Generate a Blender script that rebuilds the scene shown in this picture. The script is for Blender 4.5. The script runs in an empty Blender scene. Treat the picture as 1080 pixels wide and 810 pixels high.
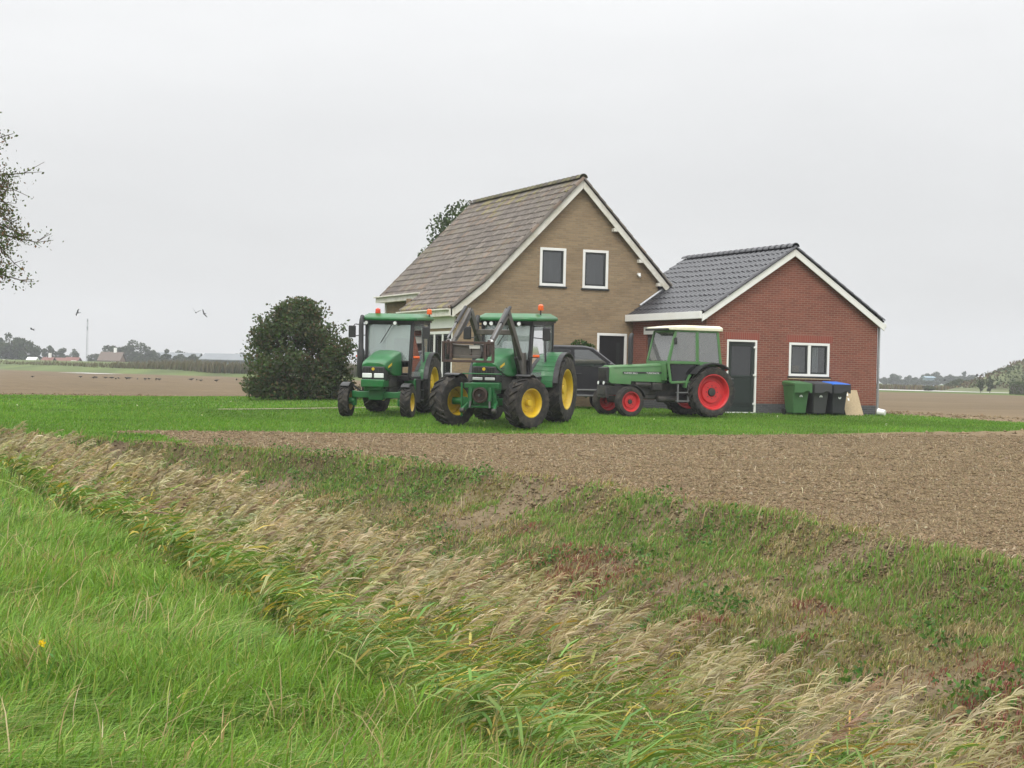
import bpy, bmesh, math, random
import numpy as np
from mathutils import Vector, Matrix
random.seed(7)
rng = np.random.default_rng(11)
S = bpy.context.scene
COL = S.collection
PI = math.pi
R = math.radians

# ------------------------------------------------------------------ camera
# world: X runs across the farm (along the gable fronts), Y runs along the road and the ditch, Z up.
AL, ROLL, PITCH, EYE, FPX = R(22), R(1.35), R(-0.40), 1.45, 1800.0
fw0 = Vector((math.sin(AL), math.cos(AL), 0)); r0 = Vector((math.cos(AL), -math.sin(AL), 0)); z0 = Vector((0, 0, 1))
FW = fw0 * math.cos(PITCH) + z0 * math.sin(PITCH)
u0 = z0 * math.cos(PITCH) - fw0 * math.sin(PITCH)
RT = r0 * math.cos(ROLL) + u0 * math.sin(ROLL)
UP = u0 * math.cos(ROLL) - r0 * math.sin(ROLL)
cam = bpy.data.cameras.new('camera')
cam.sensor_width = 36.0; cam.lens = FPX / 1080 * 36.0
cam.clip_start = 0.1; cam.clip_end = 4000
camo = bpy.data.objects.new('camera', cam); COL.objects.link(camo)
camo.matrix_world = Matrix(((RT.x, UP.x, -FW.x, 0), (RT.y, UP.y, -FW.y, 0), (RT.z, UP.z, -FW.z, EYE), (0, 0, 0, 1)))
S.camera = camo

def at(px, D):
    """ground position (x, y) seen at column px of the 1080 px wide photograph, D metres out"""
    X = (px - 540) / FPX * D
    return (X * math.cos(AL) + D * math.sin(AL), -X * math.sin(AL) + D * math.cos(AL))
def camspace(P):
    P = np.asarray(P, float)
    X = P[:, 0] * math.cos(AL) - P[:, 1] * math.sin(AL)
    D = P[:, 0] * math.sin(AL) + P[:, 1] * math.cos(AL)
    return X, D
def hzy(px): return 379.7 + 0.02355 * px      # row of the true horizon at a column

# ------------------------------------------------------------------ noise (numpy)
def _hash(i, j, seed):
    n = (i.astype(np.int64) * 374761393 + j.astype(np.int64) * 668265263 + seed * 982451653) & 0x7fffffff
    n = ((n ^ (n >> 13)) * 1274126177) & 0x7fffffff
    return ((n ^ (n >> 16)) & 0xffff) / 65535.0
def vnoise(x, y, seed=0):
    xi = np.floor(x); yi = np.floor(y); fx = x - xi; fy = y - yi
    fx = fx * fx * (3 - 2 * fx); fy = fy * fy * (3 - 2 * fy)
    a = _hash(xi, yi, seed); b = _hash(xi + 1, yi, seed); c = _hash(xi, yi + 1, seed); d = _hash(xi + 1, yi + 1, seed)
    return (a * (1 - fx) + b * fx) * (1 - fy) + (c * (1 - fx) + d * fx) * fy
def fbm(x, y, seed=0, octv=4):
    x = np.asarray(x, float); y = np.asarray(y, float)
    s = 0; a = 0.5; t = 0
    for o in range(octv):
        s = s + a * vnoise(x * 2 ** o + 17.3 * o, y * 2 ** o - 9.1 * o, seed + o); t += a; a *= 0.5
    return s / t
def sstep(x, a, b):
    k = np.clip((x - a) / (b - a), 0, 1)
    return k * k * (3 - 2 * k)

# ------------------------------------------------------------------ materials
def nodes(name):
    m = bpy.data.materials.new(name); m.use_nodes = True
    nt = m.node_tree; nt.nodes.clear()
    return m, nt, nt.nodes, nt.links
def mat(name, col, rough=0.5, metal=0.0, var=0.12, scale=6.0, bump=0.0, bscale=60.0, spec=0.5, coat=0.0, dirt=None, dscale=2.0, damt=0.5):
    m, nt, N, L = nodes(name)
    out = N.new('ShaderNodeOutputMaterial'); b = N.new('ShaderNodeBsdfPrincipled')
    L.new(b.outputs[0], out.inputs[0])
    tc = N.new('ShaderNodeTexCoord'); nz = N.new('ShaderNodeTexNoise')
    nz.inputs['Scale'].default_value = scale; nz.inputs['Detail'].default_value = 5
    L.new(tc.outputs['Object'], nz.inputs['Vector'])
    mr = N.new('ShaderNodeMapRange'); mr.inputs['From Min'].default_value = 0.3; mr.inputs['From Max'].default_value = 0.7
    mr.inputs['To Min'].default_value = 1 - var; mr.inputs['To Max'].default_value = 1 + var
    L.new(nz.outputs['Fac'], mr.inputs['Value'])
    mul = N.new('ShaderNodeVectorMath'); mul.operation = 'SCALE'; mul.inputs[0].default_value = col
    L.new(mr.outputs[0], mul.inputs['Scale'])
    src = mul.outputs[0]
    if dirt:
        n2 = N.new('ShaderNodeTexNoise'); n2.inputs['Scale'].default_value = dscale; n2.inputs['Detail'].default_value = 8; n2.inputs['Roughness'].default_value = 0.7
        L.new(tc.outputs['Object'], n2.inputs['Vector'])
        m2 = N.new('ShaderNodeMapRange'); m2.inputs['From Min'].default_value = 0.45; m2.inputs['From Max'].default_value = 0.75; m2.inputs['To Max'].default_value = damt
        L.new(n2.outputs['Fac'], m2.inputs['Value'])
        mx = N.new('ShaderNodeMixRGB'); mx.inputs[2].default_value = (*dirt, 1)
        L.new(m2.outputs[0], mx.inputs[0]); L.new(src, mx.inputs[1]); src = mx.outputs[0]
    L.new(src, b.inputs['Base Color'])
    b.inputs['Roughness'].default_value = rough; b.inputs['Metallic'].default_value = metal
    b.inputs['Specular IOR Level'].default_value = spec; b.inputs['Coat Weight'].default_value = coat
    if bump:
        n3 = N.new('ShaderNodeTexNoise'); n3.inputs['Scale'].default_value = bscale; n3.inputs['Detail'].default_value = 6
        L.new(tc.outputs['Object'], n3.inputs['Vector'])
        bp = N.new('ShaderNodeBump'); bp.inputs['Strength'].default_value = bump; bp.inputs['Distance'].default_value = 0.02
        L.new(n3.outputs['Fac'], bp.inputs['Height']); L.new(bp.outputs[0], b.inputs['Normal'])
    return m
def leafmat(name, trans=0.35, rough=0.55, gain=1.0, spec=0.25):
    """foliage: colour of each leaf from its own attribute, partly translucent"""
    m, nt, N, L = nodes(name)
    out = N.new('ShaderNodeOutputMaterial'); b = N.new('ShaderNodeBsdfPrincipled'); tr = N.new('ShaderNodeBsdfTranslucent'); mx = N.new('ShaderNodeMixShader')
    at_ = N.new('ShaderNodeAttribute'); at_.attribute_name = 'Col'
    L.new(at_.outputs['Color'], b.inputs['Base Color'])
    sc = N.new('ShaderNodeVectorMath'); sc.operation = 'MULTIPLY'; sc.inputs[1].default_value = (1.2, 1.2, 0.7)
    L.new(at_.outputs['Color'], sc.inputs[0]); L.new(sc.outputs[0], tr.inputs['Color'])
    b.inputs['Roughness'].default_value = rough; b.inputs['Specular IOR Level'].default_value = spec
    mx.inputs[0].default_value = trans
    L.new(b.outputs[0], mx.inputs[1]); L.new(tr.outputs[0], mx.inputs[2]); L.new(mx.outputs[0], out.inputs[0])
    return m
def attrmat(name, rough=0.8, nscale=20, nvar=0.25, bump=0.3, bscale=40, spec=0.3, bdist=0.02):
    """colour attribute times fine noise"""
    m, nt, N, L = nodes(name)
    out = N.new('ShaderNodeOutputMaterial'); b = N.new('ShaderNodeBsdfPrincipled'); L.new(b.outputs[0], out.inputs[0])
    a = N.new('ShaderNodeAttribute'); a.attribute_name = 'Col'
    tc = N.new('ShaderNodeTexCoord'); nz = N.new('ShaderNodeTexNoise'); nz.inputs['Scale'].default_value = nscale; nz.inputs['Detail'].default_value = 7; nz.inputs['Roughness'].default_value = 0.65
    L.new(tc.outputs['Object'], nz.inputs['Vector'])
    mr = N.new('ShaderNodeMapRange'); mr.inputs['From Min'].default_value = 0.25; mr.inputs['From Max'].default_value = 0.75
    mr.inputs['To Min'].default_value = 1 - nvar; mr.inputs['To Max'].default_value = 1 + nvar
    L.new(nz.outputs['Fac'], mr.inputs['Value'])
    mul = N.new('ShaderNodeVectorMath'); mul.operation = 'SCALE'; L.new(a.outputs['Color'], mul.inputs[0]); L.new(mr.outputs[0], mul.inputs['Scale'])
    L.new(mul.outputs[0], b.inputs['Base Color'])
    b.inputs['Roughness'].default_value = rough; b.inputs['Specular IOR Level'].default_value = spec
    n3 = N.new('ShaderNodeTexNoise'); n3.inputs['Scale'].default_value = bscale; n3.inputs['Detail'].default_value = 7
    L.new(tc.outputs['Object'], n3.inputs['Vector'])
    bp = N.new('ShaderNodeBump'); bp.inputs['Strength'].default_value = bump; bp.inputs['Distance'].default_value = bdist
    L.new(n3.outputs['Fac'], bp.inputs['Height']); L.new(bp.outputs[0], b.inputs['Normal'])
    return m
def glassmat(name, tint=(0.8, 0.88, 0.87), refl=0.12, film=0.06, filmcol=(0.5, 0.52, 0.52)):
    m, nt, N, L = nodes(name)
    out = N.new('ShaderNodeOutputMaterial'); t = N.new('ShaderNodeBsdfTransparent'); g = N.new('ShaderNodeBsdfGlossy'); d = N.new('ShaderNodeBsdfDiffuse')
    t.inputs[0].default_value = (*tint, 1); g.inputs['Roughness'].default_value = 0.03; d.inputs[0].default_value = (*filmcol, 1)
    fr = N.new('ShaderNodeFresnel'); fr.inputs[0].default_value = 1.5
    ad = N.new('ShaderNodeMath'); ad.operation = 'ADD'; ad.inputs[1].default_value = refl; ad.use_clamp = True
    L.new(fr.outputs[0], ad.inputs[0])
    m1 = N.new('ShaderNodeMixShader'); m1.inputs[0].default_value = film; L.new(t.outputs[0], m1.inputs[1]); L.new(d.outputs[0], m1.inputs[2])
    m2 = N.new('ShaderNodeMixShader'); L.new(ad.outputs[0], m2.inputs[0]); L.new(m1.outputs[0], m2.inputs[1]); L.new(g.outputs[0], m2.inputs[2])
    L.new(m2.outputs[0], out.inputs[0])
    return m
def brickmat(name, c1, c2, mortar, bw=0.22, rh=0.0625, ms=0.006, noisecol=None, namt=0.4, nscale=0.8, rough=0.85):
    m, nt, N, L = nodes(name)
    out = N.new('ShaderNodeOutputMaterial'); b = N.new('ShaderNodeBsdfPrincipled'); L.new(b.outputs[0], out.inputs[0])
    uv = N.new('ShaderNodeUVMap'); br = N.new('ShaderNodeTexBrick')
    L.new(uv.outputs[0], br.inputs['Vector'])
    br.inputs['Color1'].default_value = (*c1, 1); br.inputs['Color2'].default_value = (*c2, 1); br.inputs['Mortar'].default_value = (*mortar, 1)
    br.inputs['Scale'].default_value = 1; br.inputs['Brick Width'].default_value = bw; br.inputs['Row Height'].default_value = rh
    br.inputs['Mortar Size'].default_value = ms; br.inputs['Mortar Smooth'].default_value = 0.2; br.inputs['Bias'].default_value = 0
    src = br.outputs['Color']
    if noisecol:
        tc = N.new('ShaderNodeTexCoord'); nz = N.new('ShaderNodeTexNoise'); nz.inputs['Scale'].default_value = nscale; nz.inputs['Detail'].default_value = 8; nz.inputs['Roughness'].default_value = 0.7
        mp = N.new('ShaderNodeMapping'); mp.inputs['Scale'].default_value = (1, 1, 3.0)
        L.new(tc.outputs['Object'], mp.inputs[0]); L.new(mp.outputs[0], nz.inputs['Vector'])
        mr = N.new('ShaderNodeMapRange'); mr.inputs['From Min'].default_value = 0.42; mr.inputs['From Max'].default_value = 0.7; mr.inputs['To Max'].default_value = namt
        L.new(nz.outputs['Fac'], mr.inputs['Value'])
        mx = N.new('ShaderNodeMixRGB'); mx.blend_type = 'MULTIPLY'; mx.inputs[2].default_value = (*noisecol, 1)
        L.new(mr.outputs[0], mx.inputs[0]); L.new(src, mx.inputs[1]); src = mx.outputs[0]
    L.new(src, b.inputs['Base Color']); b.inputs['Roughness'].default_value = rough; b.inputs['Specular IOR Level'].default_value = 0.2
    bp = N.new('ShaderNodeBump'); bp.invert = True; bp.inputs['Strength'].default_value = 0.6; bp.inputs['Distance'].default_value = 0.008
    L.new(br.outputs['Fac'], bp.inputs['Height']); L.new(bp.outputs[0], b.inputs['Normal'])
    return m

M = {}
M['leaf'] = leafmat('foliage'); M['grass'] = leafmat('grass_blades', 0.3, 0.6, spec=0.2); M['reed'] = leafmat('reed_leaf', 0.3, 0.6, spec=0.2)
M['farleaf'] = leafmat('far_foliage', 0.15, 0.8, spec=0.1)
M['bark'] = mat('bark', (0.09, 0.07, 0.05), 0.9, bump=0.6, bscale=15, var=0.3)
M['jd'] = mat('tractor_green', (0.006, 0.125, 0.027), 0.38, var=0.12, coat=0.1, dirt=(0.06, 0.07, 0.04), dscale=4, damt=0.35)
M['fendt'] = mat('faded_green', (0.062, 0.178, 0.055), 0.45, var=0.08, coat=0.1, dirt=(0.15, 0.17, 0.10), dscale=3.5, damt=0.45)
M['yellow'] = mat('rim_yellow', (0.62, 0.42, 0.012), 0.4, dirt=(0.2, 0.14, 0.04), dscale=5, damt=0.35)
M['red'] = mat('rim_red', (0.52, 0.018, 0.022), 0.4, dirt=(0.25, 0.05, 0.04), dscale=5, damt=0.3)
M['tyre'] = mat('tyre_rubber', (0.028, 0.027, 0.026), 0.85, var=0.25, scale=9, dirt=(0.125, 0.105, 0.08), dscale=6, damt=0.7, spec=0.2)
M['black'] = mat('black_plastic', (0.018, 0.018, 0.019), 0.5, var=0.2, dirt=(0.07, 0.065, 0.06), dscale=4, damt=0.3)
M['iron'] = mat('dark_iron', (0.035, 0.034, 0.032), 0.6, metal=0.2, var=0.3, dirt=(0.1, 0.075, 0.05), dscale=6, damt=0.5)
M['rust'] = mat('rusty_steel', (0.055, 0.034, 0.026), 0.8, var=0.4, scale=14, dirt=(0.03, 0.025, 0.025), dscale=8, damt=0.6)
M['loader'] = mat('loader_grey', (0.085, 0.078, 0.068), 0.5, var=0.2, dirt=(0.06, 0.05, 0.04), dscale=4, damt=0.5)
M['steel'] = mat('bright_steel', (0.18, 0.18, 0.18), 0.45, metal=0.9)
M['lamp'] = mat('lamp_glass', (0.75, 0.77, 0.76), 0.12, var=0.05)
M['beacon'] = mat('beacon_orange', (0.75, 0.12, 0.02), 0.25, var=0.05)
M['beaconred'] = mat('beacon_red', (0.6, 0.06, 0.03), 0.25, var=0.05)
M['glass'] = glassmat('cab_glass', (0.78, 0.9, 0.88), 0.12, 0.27, (0.72, 0.82, 0.79))  # pale diffuse film puts the reflected sky into the glass colour
M['fglass'] = glassmat('old_cab_glass', (0.78, 0.8, 0.8), 0.10, 0.26, (0.42, 0.43, 0.43))
M['carglass'] = glassmat('car_glass', (0.25, 0.29, 0.29), 0.10, 0.10, (0.25, 0.28, 0.28))
M['tinted'] = glassmat('tinted_glass', (0.03, 0.03, 0.035), 0.02, 0.1, (0.04, 0.04, 0.045))
M['winglass'] = glassmat('window_glass', (0.8, 0.83, 0.84), 0.05, 0.05, (0.3, 0.3, 0.31))
M['white'] = mat('white_paint', (0.78, 0.78, 0.75), 0.45, var=0.04, dirt=(0.55, 0.53, 0.44), dscale=1.5, damt=0.4)
M['oldwhite'] = mat('weathered_white_paint', (0.68, 0.66, 0.59), 0.55, var=0.06, dirt=(0.42, 0.38, 0.26), dscale=2.5, damt=0.7)
M['cream'] = mat('cream_roof', (0.78, 0.75, 0.6), 0.5, var=0.05, dirt=(0.6, 0.5, 0.2), dscale=2.5, damt=0.5)
M['sash'] = mat('dark_sash', (0.022, 0.026, 0.025), 0.35)
M['darkdoor'] = mat('dark_green_door', (0.012, 0.02, 0.017), 0.35, var=0.1)
M['blackdoor'] = mat('black_door', (0.012, 0.012, 0.013), 0.35, var=0.1)
M['curtain'] = mat('grey_net', (0.10, 0.10, 0.105), 0.95, var=0.15, scale=2)
M['interior'] = mat('room_wall', (0.3, 0.27, 0.22), 0.9)
M['van'] = mat('van_paint', (0.02, 0.019, 0.023), 0.28, var=0.05, coat=0.4, dirt=(0.06, 0.055, 0.05), dscale=1.5, damt=0.3)
M['trim'] = mat('grey_trim', (0.16, 0.16, 0.165), 0.4)
M['bingreen'] = mat('bin_green', (0.045, 0.13, 0.04), 0.55, var=0.08)
M['bingrey'] = mat('bin_grey', (0.045, 0.045, 0.047), 0.55, var=0.08)
M['bindark'] = mat('bin_black', (0.025, 0.026, 0.03), 0.55, var=0.08)
M['binblue'] = mat('bin_blue', (0.03, 0.16, 0.62), 0.5, var=0.05)
M['board'] = mat('chipboard', (0.40, 0.31, 0.19), 0.85, var=0.12, scale=25)
M['zinc'] = mat('zinc', (0.32, 0.33, 0.34), 0.45, metal=0.6)
M['plinth'] = brickmat('plinth_brick', (0.06, 0.062, 0.066), (0.085, 0.085, 0.09), (0.13, 0.13, 0.13))
M['tan'] = brickmat('tan_brick', (0.245, 0.182, 0.112), (0.315, 0.228, 0.135), (0.26, 0.22, 0.155), noisecol=(0.66, 0.60, 0.58), namt=0.6)
M['redbrick'] = brickmat('red_brick', (0.185, 0.062, 0.042), (0.24, 0.080, 0.053), (0.27, 0.185, 0.145), bw=0.22, rh=0.066, ms=0.0075, noisecol=(0.72, 0.68, 0.68), namt=0.55)
M['redlintel'] = brickmat('lintel_brick', (0.235, 0.062, 0.043), (0.26, 0.07, 0.048), (0.28, 0.17, 0.14), bw=0.066, rh=0.24, ms=0.006)
M['oldtile'] = attrmat('weathered_tile', 0.85, 9, 0.3, 0.3, 40)
M['newtile'] = attrmat('glazed_tile', 0.33, 9, 0.08, 0.05, 40, spec=0.6)
M['darkpane'] = mat('dark_pane', (.028, .03, .032), .04, spec=.7)  # opaque; the unlit room behind the door is put into its colour
M['pave'] = mat('path_tiles', (0.24, 0.19, 0.13), 0.9, var=0.2, scale=3)
M['seat'] = mat('seat_cloth', (0.02, 0.02, 0.02), 0.9)

# ------------------------------------------------------------------ mesh helpers
class MB:
    def __init__(s): s.v = []; s.f = []; s.m = []; s.uv = {}
    def add(s, vs, fs, mi=0, T=None, uvs=None):
        o = len(s.v)
        for p in vs:
            p = Vector(p); s.v.append(T @ p if T is not None else p)
        for k, f in enumerate(fs):
            if uvs is not None: s.uv[len(s.f)] = uvs[k]
            s.f.append([o + i for i in f]); s.m.append(mi)
        return s
    def hexa(s, p, mi=0, T=None):   # p: 4 bottom ccw, 4 top ccw
        return s.add(p, [(3, 2, 1, 0), (4, 5, 6, 7), (0, 1, 5, 4), (1, 2, 6, 5), (2, 3, 7, 6), (3, 0, 4, 7)], mi, T)
    def box(s, c, d, mi=0, T=None, rot=None):
        x, y, z = [k / 2 for k in d]
        p = [Vector(q) for q in ((-x, -y, -z), (x, -y, -z), (x, y, -z), (-x, y, -z), (-x, -y, z), (x, -y, z), (x, y, z), (-x, y, z))]
        if rot is not None: p = [rot @ q for q in p]
        return s.hexa([q + Vector(c) for q in p], mi, T)
    def prism(s, poly, a, b, axis='y', mi=0, T=None, polyb=None):
        """polygon in the plane normal to axis, extruded from a to b"""
        polyb = polyb or poly
        def P(q, h):
            return (q[0], h, q[1]) if axis == 'y' else ((h, q[0], q[1]) if axis == 'x' else (q[0], q[1], h))
        n = len(poly)
        vs = [P(q, a) for q in poly] + [P(q, b) for q in polyb]
        fs = [tuple(range(n)), tuple(range(2 * n - 1, n - 1, -1))] + [(i, n + i, n + (i + 1) % n, (i + 1) % n) for i in range(n)]
        return s.add(vs, fs, mi, T)
    def tube(s, pts, r, n=8, mi=0, T=None, cap=True):
        pts = [Vector(p) for p in pts]; k = len(pts)
        rs = r if isinstance(r, (list, tuple)) else [r] * k
        vs = []; fs = []; prev = None
        for i, p in enumerate(pts):
            d = (pts[min(i + 1, k - 1)] - pts[max(i - 1, 0)]).normalized()
            if prev is None:
                a = d.orthogonal().normalized()
            else:
                a = (prev - d * prev.dot(d)).normalized()
            prev = a; b = d.cross(a)
            for j in range(n):
                t = 2 * PI * j / n
                vs.append(p + (a * math.cos(t) + b * math.sin(t)) * rs[i])
        for i in range(k - 1):
            for j in range(n):
                fs.append((i * n + j, i * n + (j + 1) % n, (i + 1) * n + (j + 1) % n, (i + 1) * n + j))
        if cap:
            fs.append(tuple(range(n - 1, -1, -1))); fs.append(tuple(range((k - 1) * n, k * n)))
        return s.add(vs, fs, mi, T)
    def lathe(s, prof, n=32, mi=0, T=None):
        """profile of (radius, h) turned about local y"""
        vs = []; fs = []
        for (r, h) in prof:
            for j in range(n):
                t = 2 * PI * j / n
                vs.append((r * math.cos(t), h, r * math.sin(t)))
        for i in range(len(prof) - 1):
            for j in range(n):
                fs.append((i * n + j, i * n + (j + 1) % n, (i + 1) * n + (j + 1) % n, (i + 1) * n + j))
        return s.add(vs, fs, mi, T)
    def build(s, name, mats, parent=None, bevel=0.0, smooth=40, loc=None, rotz=None, seg=2):
        me = bpy.data.meshes.new(name)
        me.from_pydata([tuple(p) for p in s.v], [], s.f)
        mats = mats if isinstance(mats, (list, tuple)) else [mats]
        for m in mats: me.materials.append(m)
        if len(mats) > 1: me.polygons.foreach_set('material_index', s.m)
        if s.uv:
            ul = me.uv_layers.new(name='UVMap')
            for fi, q in s.uv.items():
                for k, li in enumerate(me.polygons[fi].loop_indices): ul.data[li].uv = q[k]
        bm = bmesh.new(); bm.from_mesh(me); 
        if not s.uv: bmesh.ops.recalc_face_normals(bm, faces=bm.faces)
        bm.to_mesh(me); bm.free()
        if smooth:
            me.polygons.foreach_set('use_smooth', [True] * len(me.polygons)); me.set_sharp_from_angle(angle=R(smooth))
        o = bpy.data.objects.new(name, me); COL.objects.link(o)
        if parent: o.parent = parent
        if loc: o.location = loc
        if rotz is not None: o.rotation_euler = (0, 0, rotz)
        if bevel:
            b = o.modifiers.new('bevel', 'BEVEL'); b.width = bevel; b.segments = seg; b.limit_method = 'ANGLE'; b.angle_limit = R(35)
        return o
def tag(o, label=None, cat=None, group=None, kind=None):
    if label: o['label'] = label
    if cat: o['category'] = cat
    if group: o['group'] = group
    if kind: o['kind'] = kind
    return o
def empty(name, loc, rz=0):
    o = bpy.data.objects.new(name, None); COL.objects.link(o); o.location = loc; o.rotation_euler = (0, 0, rz); o.empty_display_size = 0.3
    return o
def copy_tree(o, parent=None):
    c = o.copy(); COL.objects.link(c); c.parent = parent
    for ch in list(o.children): copy_tree(ch, c)
    return c
def mesh_np(name, V, quads=None, tris=None, col=None, mats=None, parent=None, smooth=True):
    me = bpy.data.meshes.new(name)
    V = np.asarray(V, np.float32); nq = 0 if quads is None else len(quads); ntr = 0 if tris is None else len(tris)
    loops = np.concatenate([np.asarray(quads, np.int32).ravel() if nq else np.zeros(0, np.int32), np.asarray(tris, np.int32).ravel() if ntr else np.zeros(0, np.int32)])
    starts = np.concatenate([np.arange(nq) * 4, nq * 4 + np.arange(ntr) * 3]).astype(np.int32)
    me.vertices.add(len(V)); me.vertices.foreach_set('co', V.ravel())
    me.loops.add(len(loops)); me.loops.foreach_set('vertex_index', loops)
    me.polygons.add(nq + ntr); me.polygons.foreach_set('loop_start', starts)
    if smooth: me.polygons.foreach_set('use_smooth', np.ones(nq + ntr, bool))
    if col is not None:
        a = me.attributes.new('Col', 'FLOAT_COLOR', 'POINT')
        c4 = np.ones((len(V), 4), np.float32); c4[:, :3] = col; a.data.foreach_set('color', c4.ravel())
    for m in (mats if isinstance(mats, (list, tuple)) else [mats]): me.materials.append(m)
    me.update(calc_edges=True); me.validate()
    o = bpy.data.objects.new(name, me); COL.objects.link(o)
    if parent: o.parent = parent
    return o

class Acc:
    """collects numpy blades, leaves and ribbons into one mesh"""
    def __init__(s): s.V = []; s.Q = []; s.T = []; s.C = []; s.n = 0
    def put(s, V, Q, T, C):
        s.V.append(V); s.C.append(C)
        if Q is not None: s.Q.append(Q + s.n)
        if T is not None: s.T.append(T + s.n)
        s.n += len(V)
    def build(s, name, m, parent=None):
        return mesh_np(name, np.concatenate(s.V), np.concatenate(s.Q) if s.Q else None, np.concatenate(s.T) if s.T else None, np.concatenate(s.C), m, parent)
def ribbons(acc, P0, P1, P2, P3, w, side, col, coltip=None):
    """tapered ribbons through four points each: base, two bends, tip"""
    n = len(P0); side = side / np.maximum(np.linalg.norm(side, axis=1, keepdims=True), 1e-6)
    w = np.asarray(w).reshape(-1, 1) * np.ones((n, 1))
    a = side * w / 2
    V = np.stack([P0 - a * .7, P0 + a * .7, P1 - a, P1 + a, P2 - a * .75, P2 + a * .75, P3], 1).reshape(-1, 3)
    k = (np.arange(n) * 7)[:, None]
    Q = np.concatenate([k + np.array([0, 1, 3, 2]), k + np.array([2, 3, 5, 4])]); T = k + np.array([4, 5, 6])
    if coltip is None: coltip = col
    C = np.stack([col, col, col, col, (col + coltip) / 2, (col + coltip) / 2, coltip], 1).reshape(-1, 3)
    acc.put(V, Q, T, C)
def blades(acc, P, h, w, lean, col, coltip=None, bend=1.0, r=rng):
    """grass blades rooted at P that rise h and are blown over by lean (x, y)"""
    n = len(P); h = np.asarray(h).reshape(-1, 1) * np.ones((n, 1))
    ln = np.concatenate([lean, np.zeros((n, 1))], 1)
    up = np.array([[0, 0, 1.0]])
    l2 = np.clip(np.linalg.norm(lean, axis=1, keepdims=True), 0, 0.95)
    vz = np.sqrt(1 - l2 ** 2)
    P1 = P + h * (0.36 * up + ln * 0.10); P2 = P + h * (up * (0.40 + 0.30 * vz) + ln * 0.40); P3 = P + h * (up * (0.50 + 0.45 * vz - 0.12 * bend * l2) + ln * 0.85)
    a = r.uniform(0, 2 * PI, n); side = np.stack([np.cos(a), np.sin(a), np.zeros(n)], 1)
    side = side + np.array([[math.cos(AL), -math.sin(AL), 0]]) * 0.6
    ribbons(acc, P, P1, P2, P3, w, side, col, coltip)
def leaves(acc, P, size, col, r=rng, aspect=0.6):
    """little folded leaves with any orientation"""
    n = len(P); d = r.normal(size=(n, 3)); d /= np.linalg.norm(d, axis=1, keepdims=True)
    e = r.normal(size=(n, 3)); e -= d * (e * d).sum(1, keepdims=True); e /= np.linalg.norm(e, axis=1, keepdims=True)
    f = np.cross(d, e); sz = np.asarray(size).reshape(-1, 1) * np.ones((n, 1))
    V = np.stack([P - d * sz * .5, P + e * sz * aspect * .5 + f * sz * .08, P + d * sz * .5, P - e * sz * aspect * .5 + f * sz * .08], 1).reshape(-1, 3)
    k = (np.arange(n) * 4)[:, None]
    acc.put(V, None, np.concatenate([k + np.array([0, 1, 2]), k + np.array([0, 2, 3])]), np.repeat(col, 4, 0))
def colvar(base, n, v=0.2, hue=0.1, r=rng):
    b = np.asarray(base, float)
    c = b[None] * (1 + r.normal(0, v, (n, 1))) * (1 + r.normal(0, hue, (n, 3)))
    return np.clip(c, 0.004, 0.9)
def pick(cols, probs, n, v=0.15, hue=0.06, r=rng):
    idx = r.choice(len(cols), n, p=np.asarray(probs) / np.sum(probs))
    return np.clip(np.asarray(cols)[idx] * (1 + r.normal(0, v, (n, 1))) * (1 + r.normal(0, hue, (n, 3))), 0.004, 0.9)

# ------------------------------------------------------------------ the land
def reed_line(y): return np.interp(y, [0, 4, 6.5, 9, 12, 21, 29, 36, 45, 60], [3.4, 3.38, 3.38, 3.36, 3.3, 3.1, 2.5, 0.5, -4, -13])
def bank_edge(x, y):
    e = np.interp(y, [0, 5, 11, 17, 22.5, 27, 30.4, 34, 40, 50, 60], [8.4, 8.5, 8.75, 9.2, 9.0, 7.7, 6.2, 4.2, 0.5, -5, -11])
    return e + (fbm(y * 0.5, y * 0 + 3.3, 5, 3) - 0.5) * 1.3
def yard_z(x, y):
    z = np.interp(y, [-50, 34, 36.4, 39.5, 43, 46, 62, 74, 400], [0, 0, .04, .22, .25, .36, .36, .02, 0])
    k = 0.45 + 0.55 * sstep(x, 9, 19)
    k = k * (1 - sstep(x, 33, 48)) 
    return z * k
def land_z(x, y):
    x = np.asarray(x, float); y = np.asarray(y, float)
    r = reed_line(y); e = bank_edge(x, y)
    near = 0.03 * (fbm(x * 0.8, y * 0.8, 21) - 0.5) * 4 - 0.02
    top = yard_z(x, y)
    deep = -1.5
    z = np.where(x < r - 1.15, near, top)
    k = sstep(x, r - 1.2, r + 0.1); z = np.where((x >= r - 1.2) & (x < r + 0.1), near * (1 - k) + deep * k, z)
    z = np.where((x >= r + 0.1) & (x < r + 0.9), deep, z)
    wd = np.maximum(e - (r + 0.9), 0.5)
    q = np.clip((x - (r + 0.9)) / wd, 0, 1)
    lip = .90 + .07 * (fbm(x * 1.7, y * 1.7, 35, 2) - .5)
    k2 = np.where(q < lip, 0.78 * (q / lip) ** 1.25, .78 + .22 * sstep(q, lip - .02, 1.0))
    bumps = (fbm(x * 1.3, y * 1.3, 31) - 0.5) * 0.32 * np.sin(PI * np.clip(q, 0, 1)) + (fbm(x * 5, y * 5, 33, 3) - 0.5) * 0.10 * (q < 1) * (q > 0)
    z = np.where((x >= r + 0.9) & (x < e + 0.01), deep + (top - deep) * k2 + bumps, z)
    return z
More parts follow.
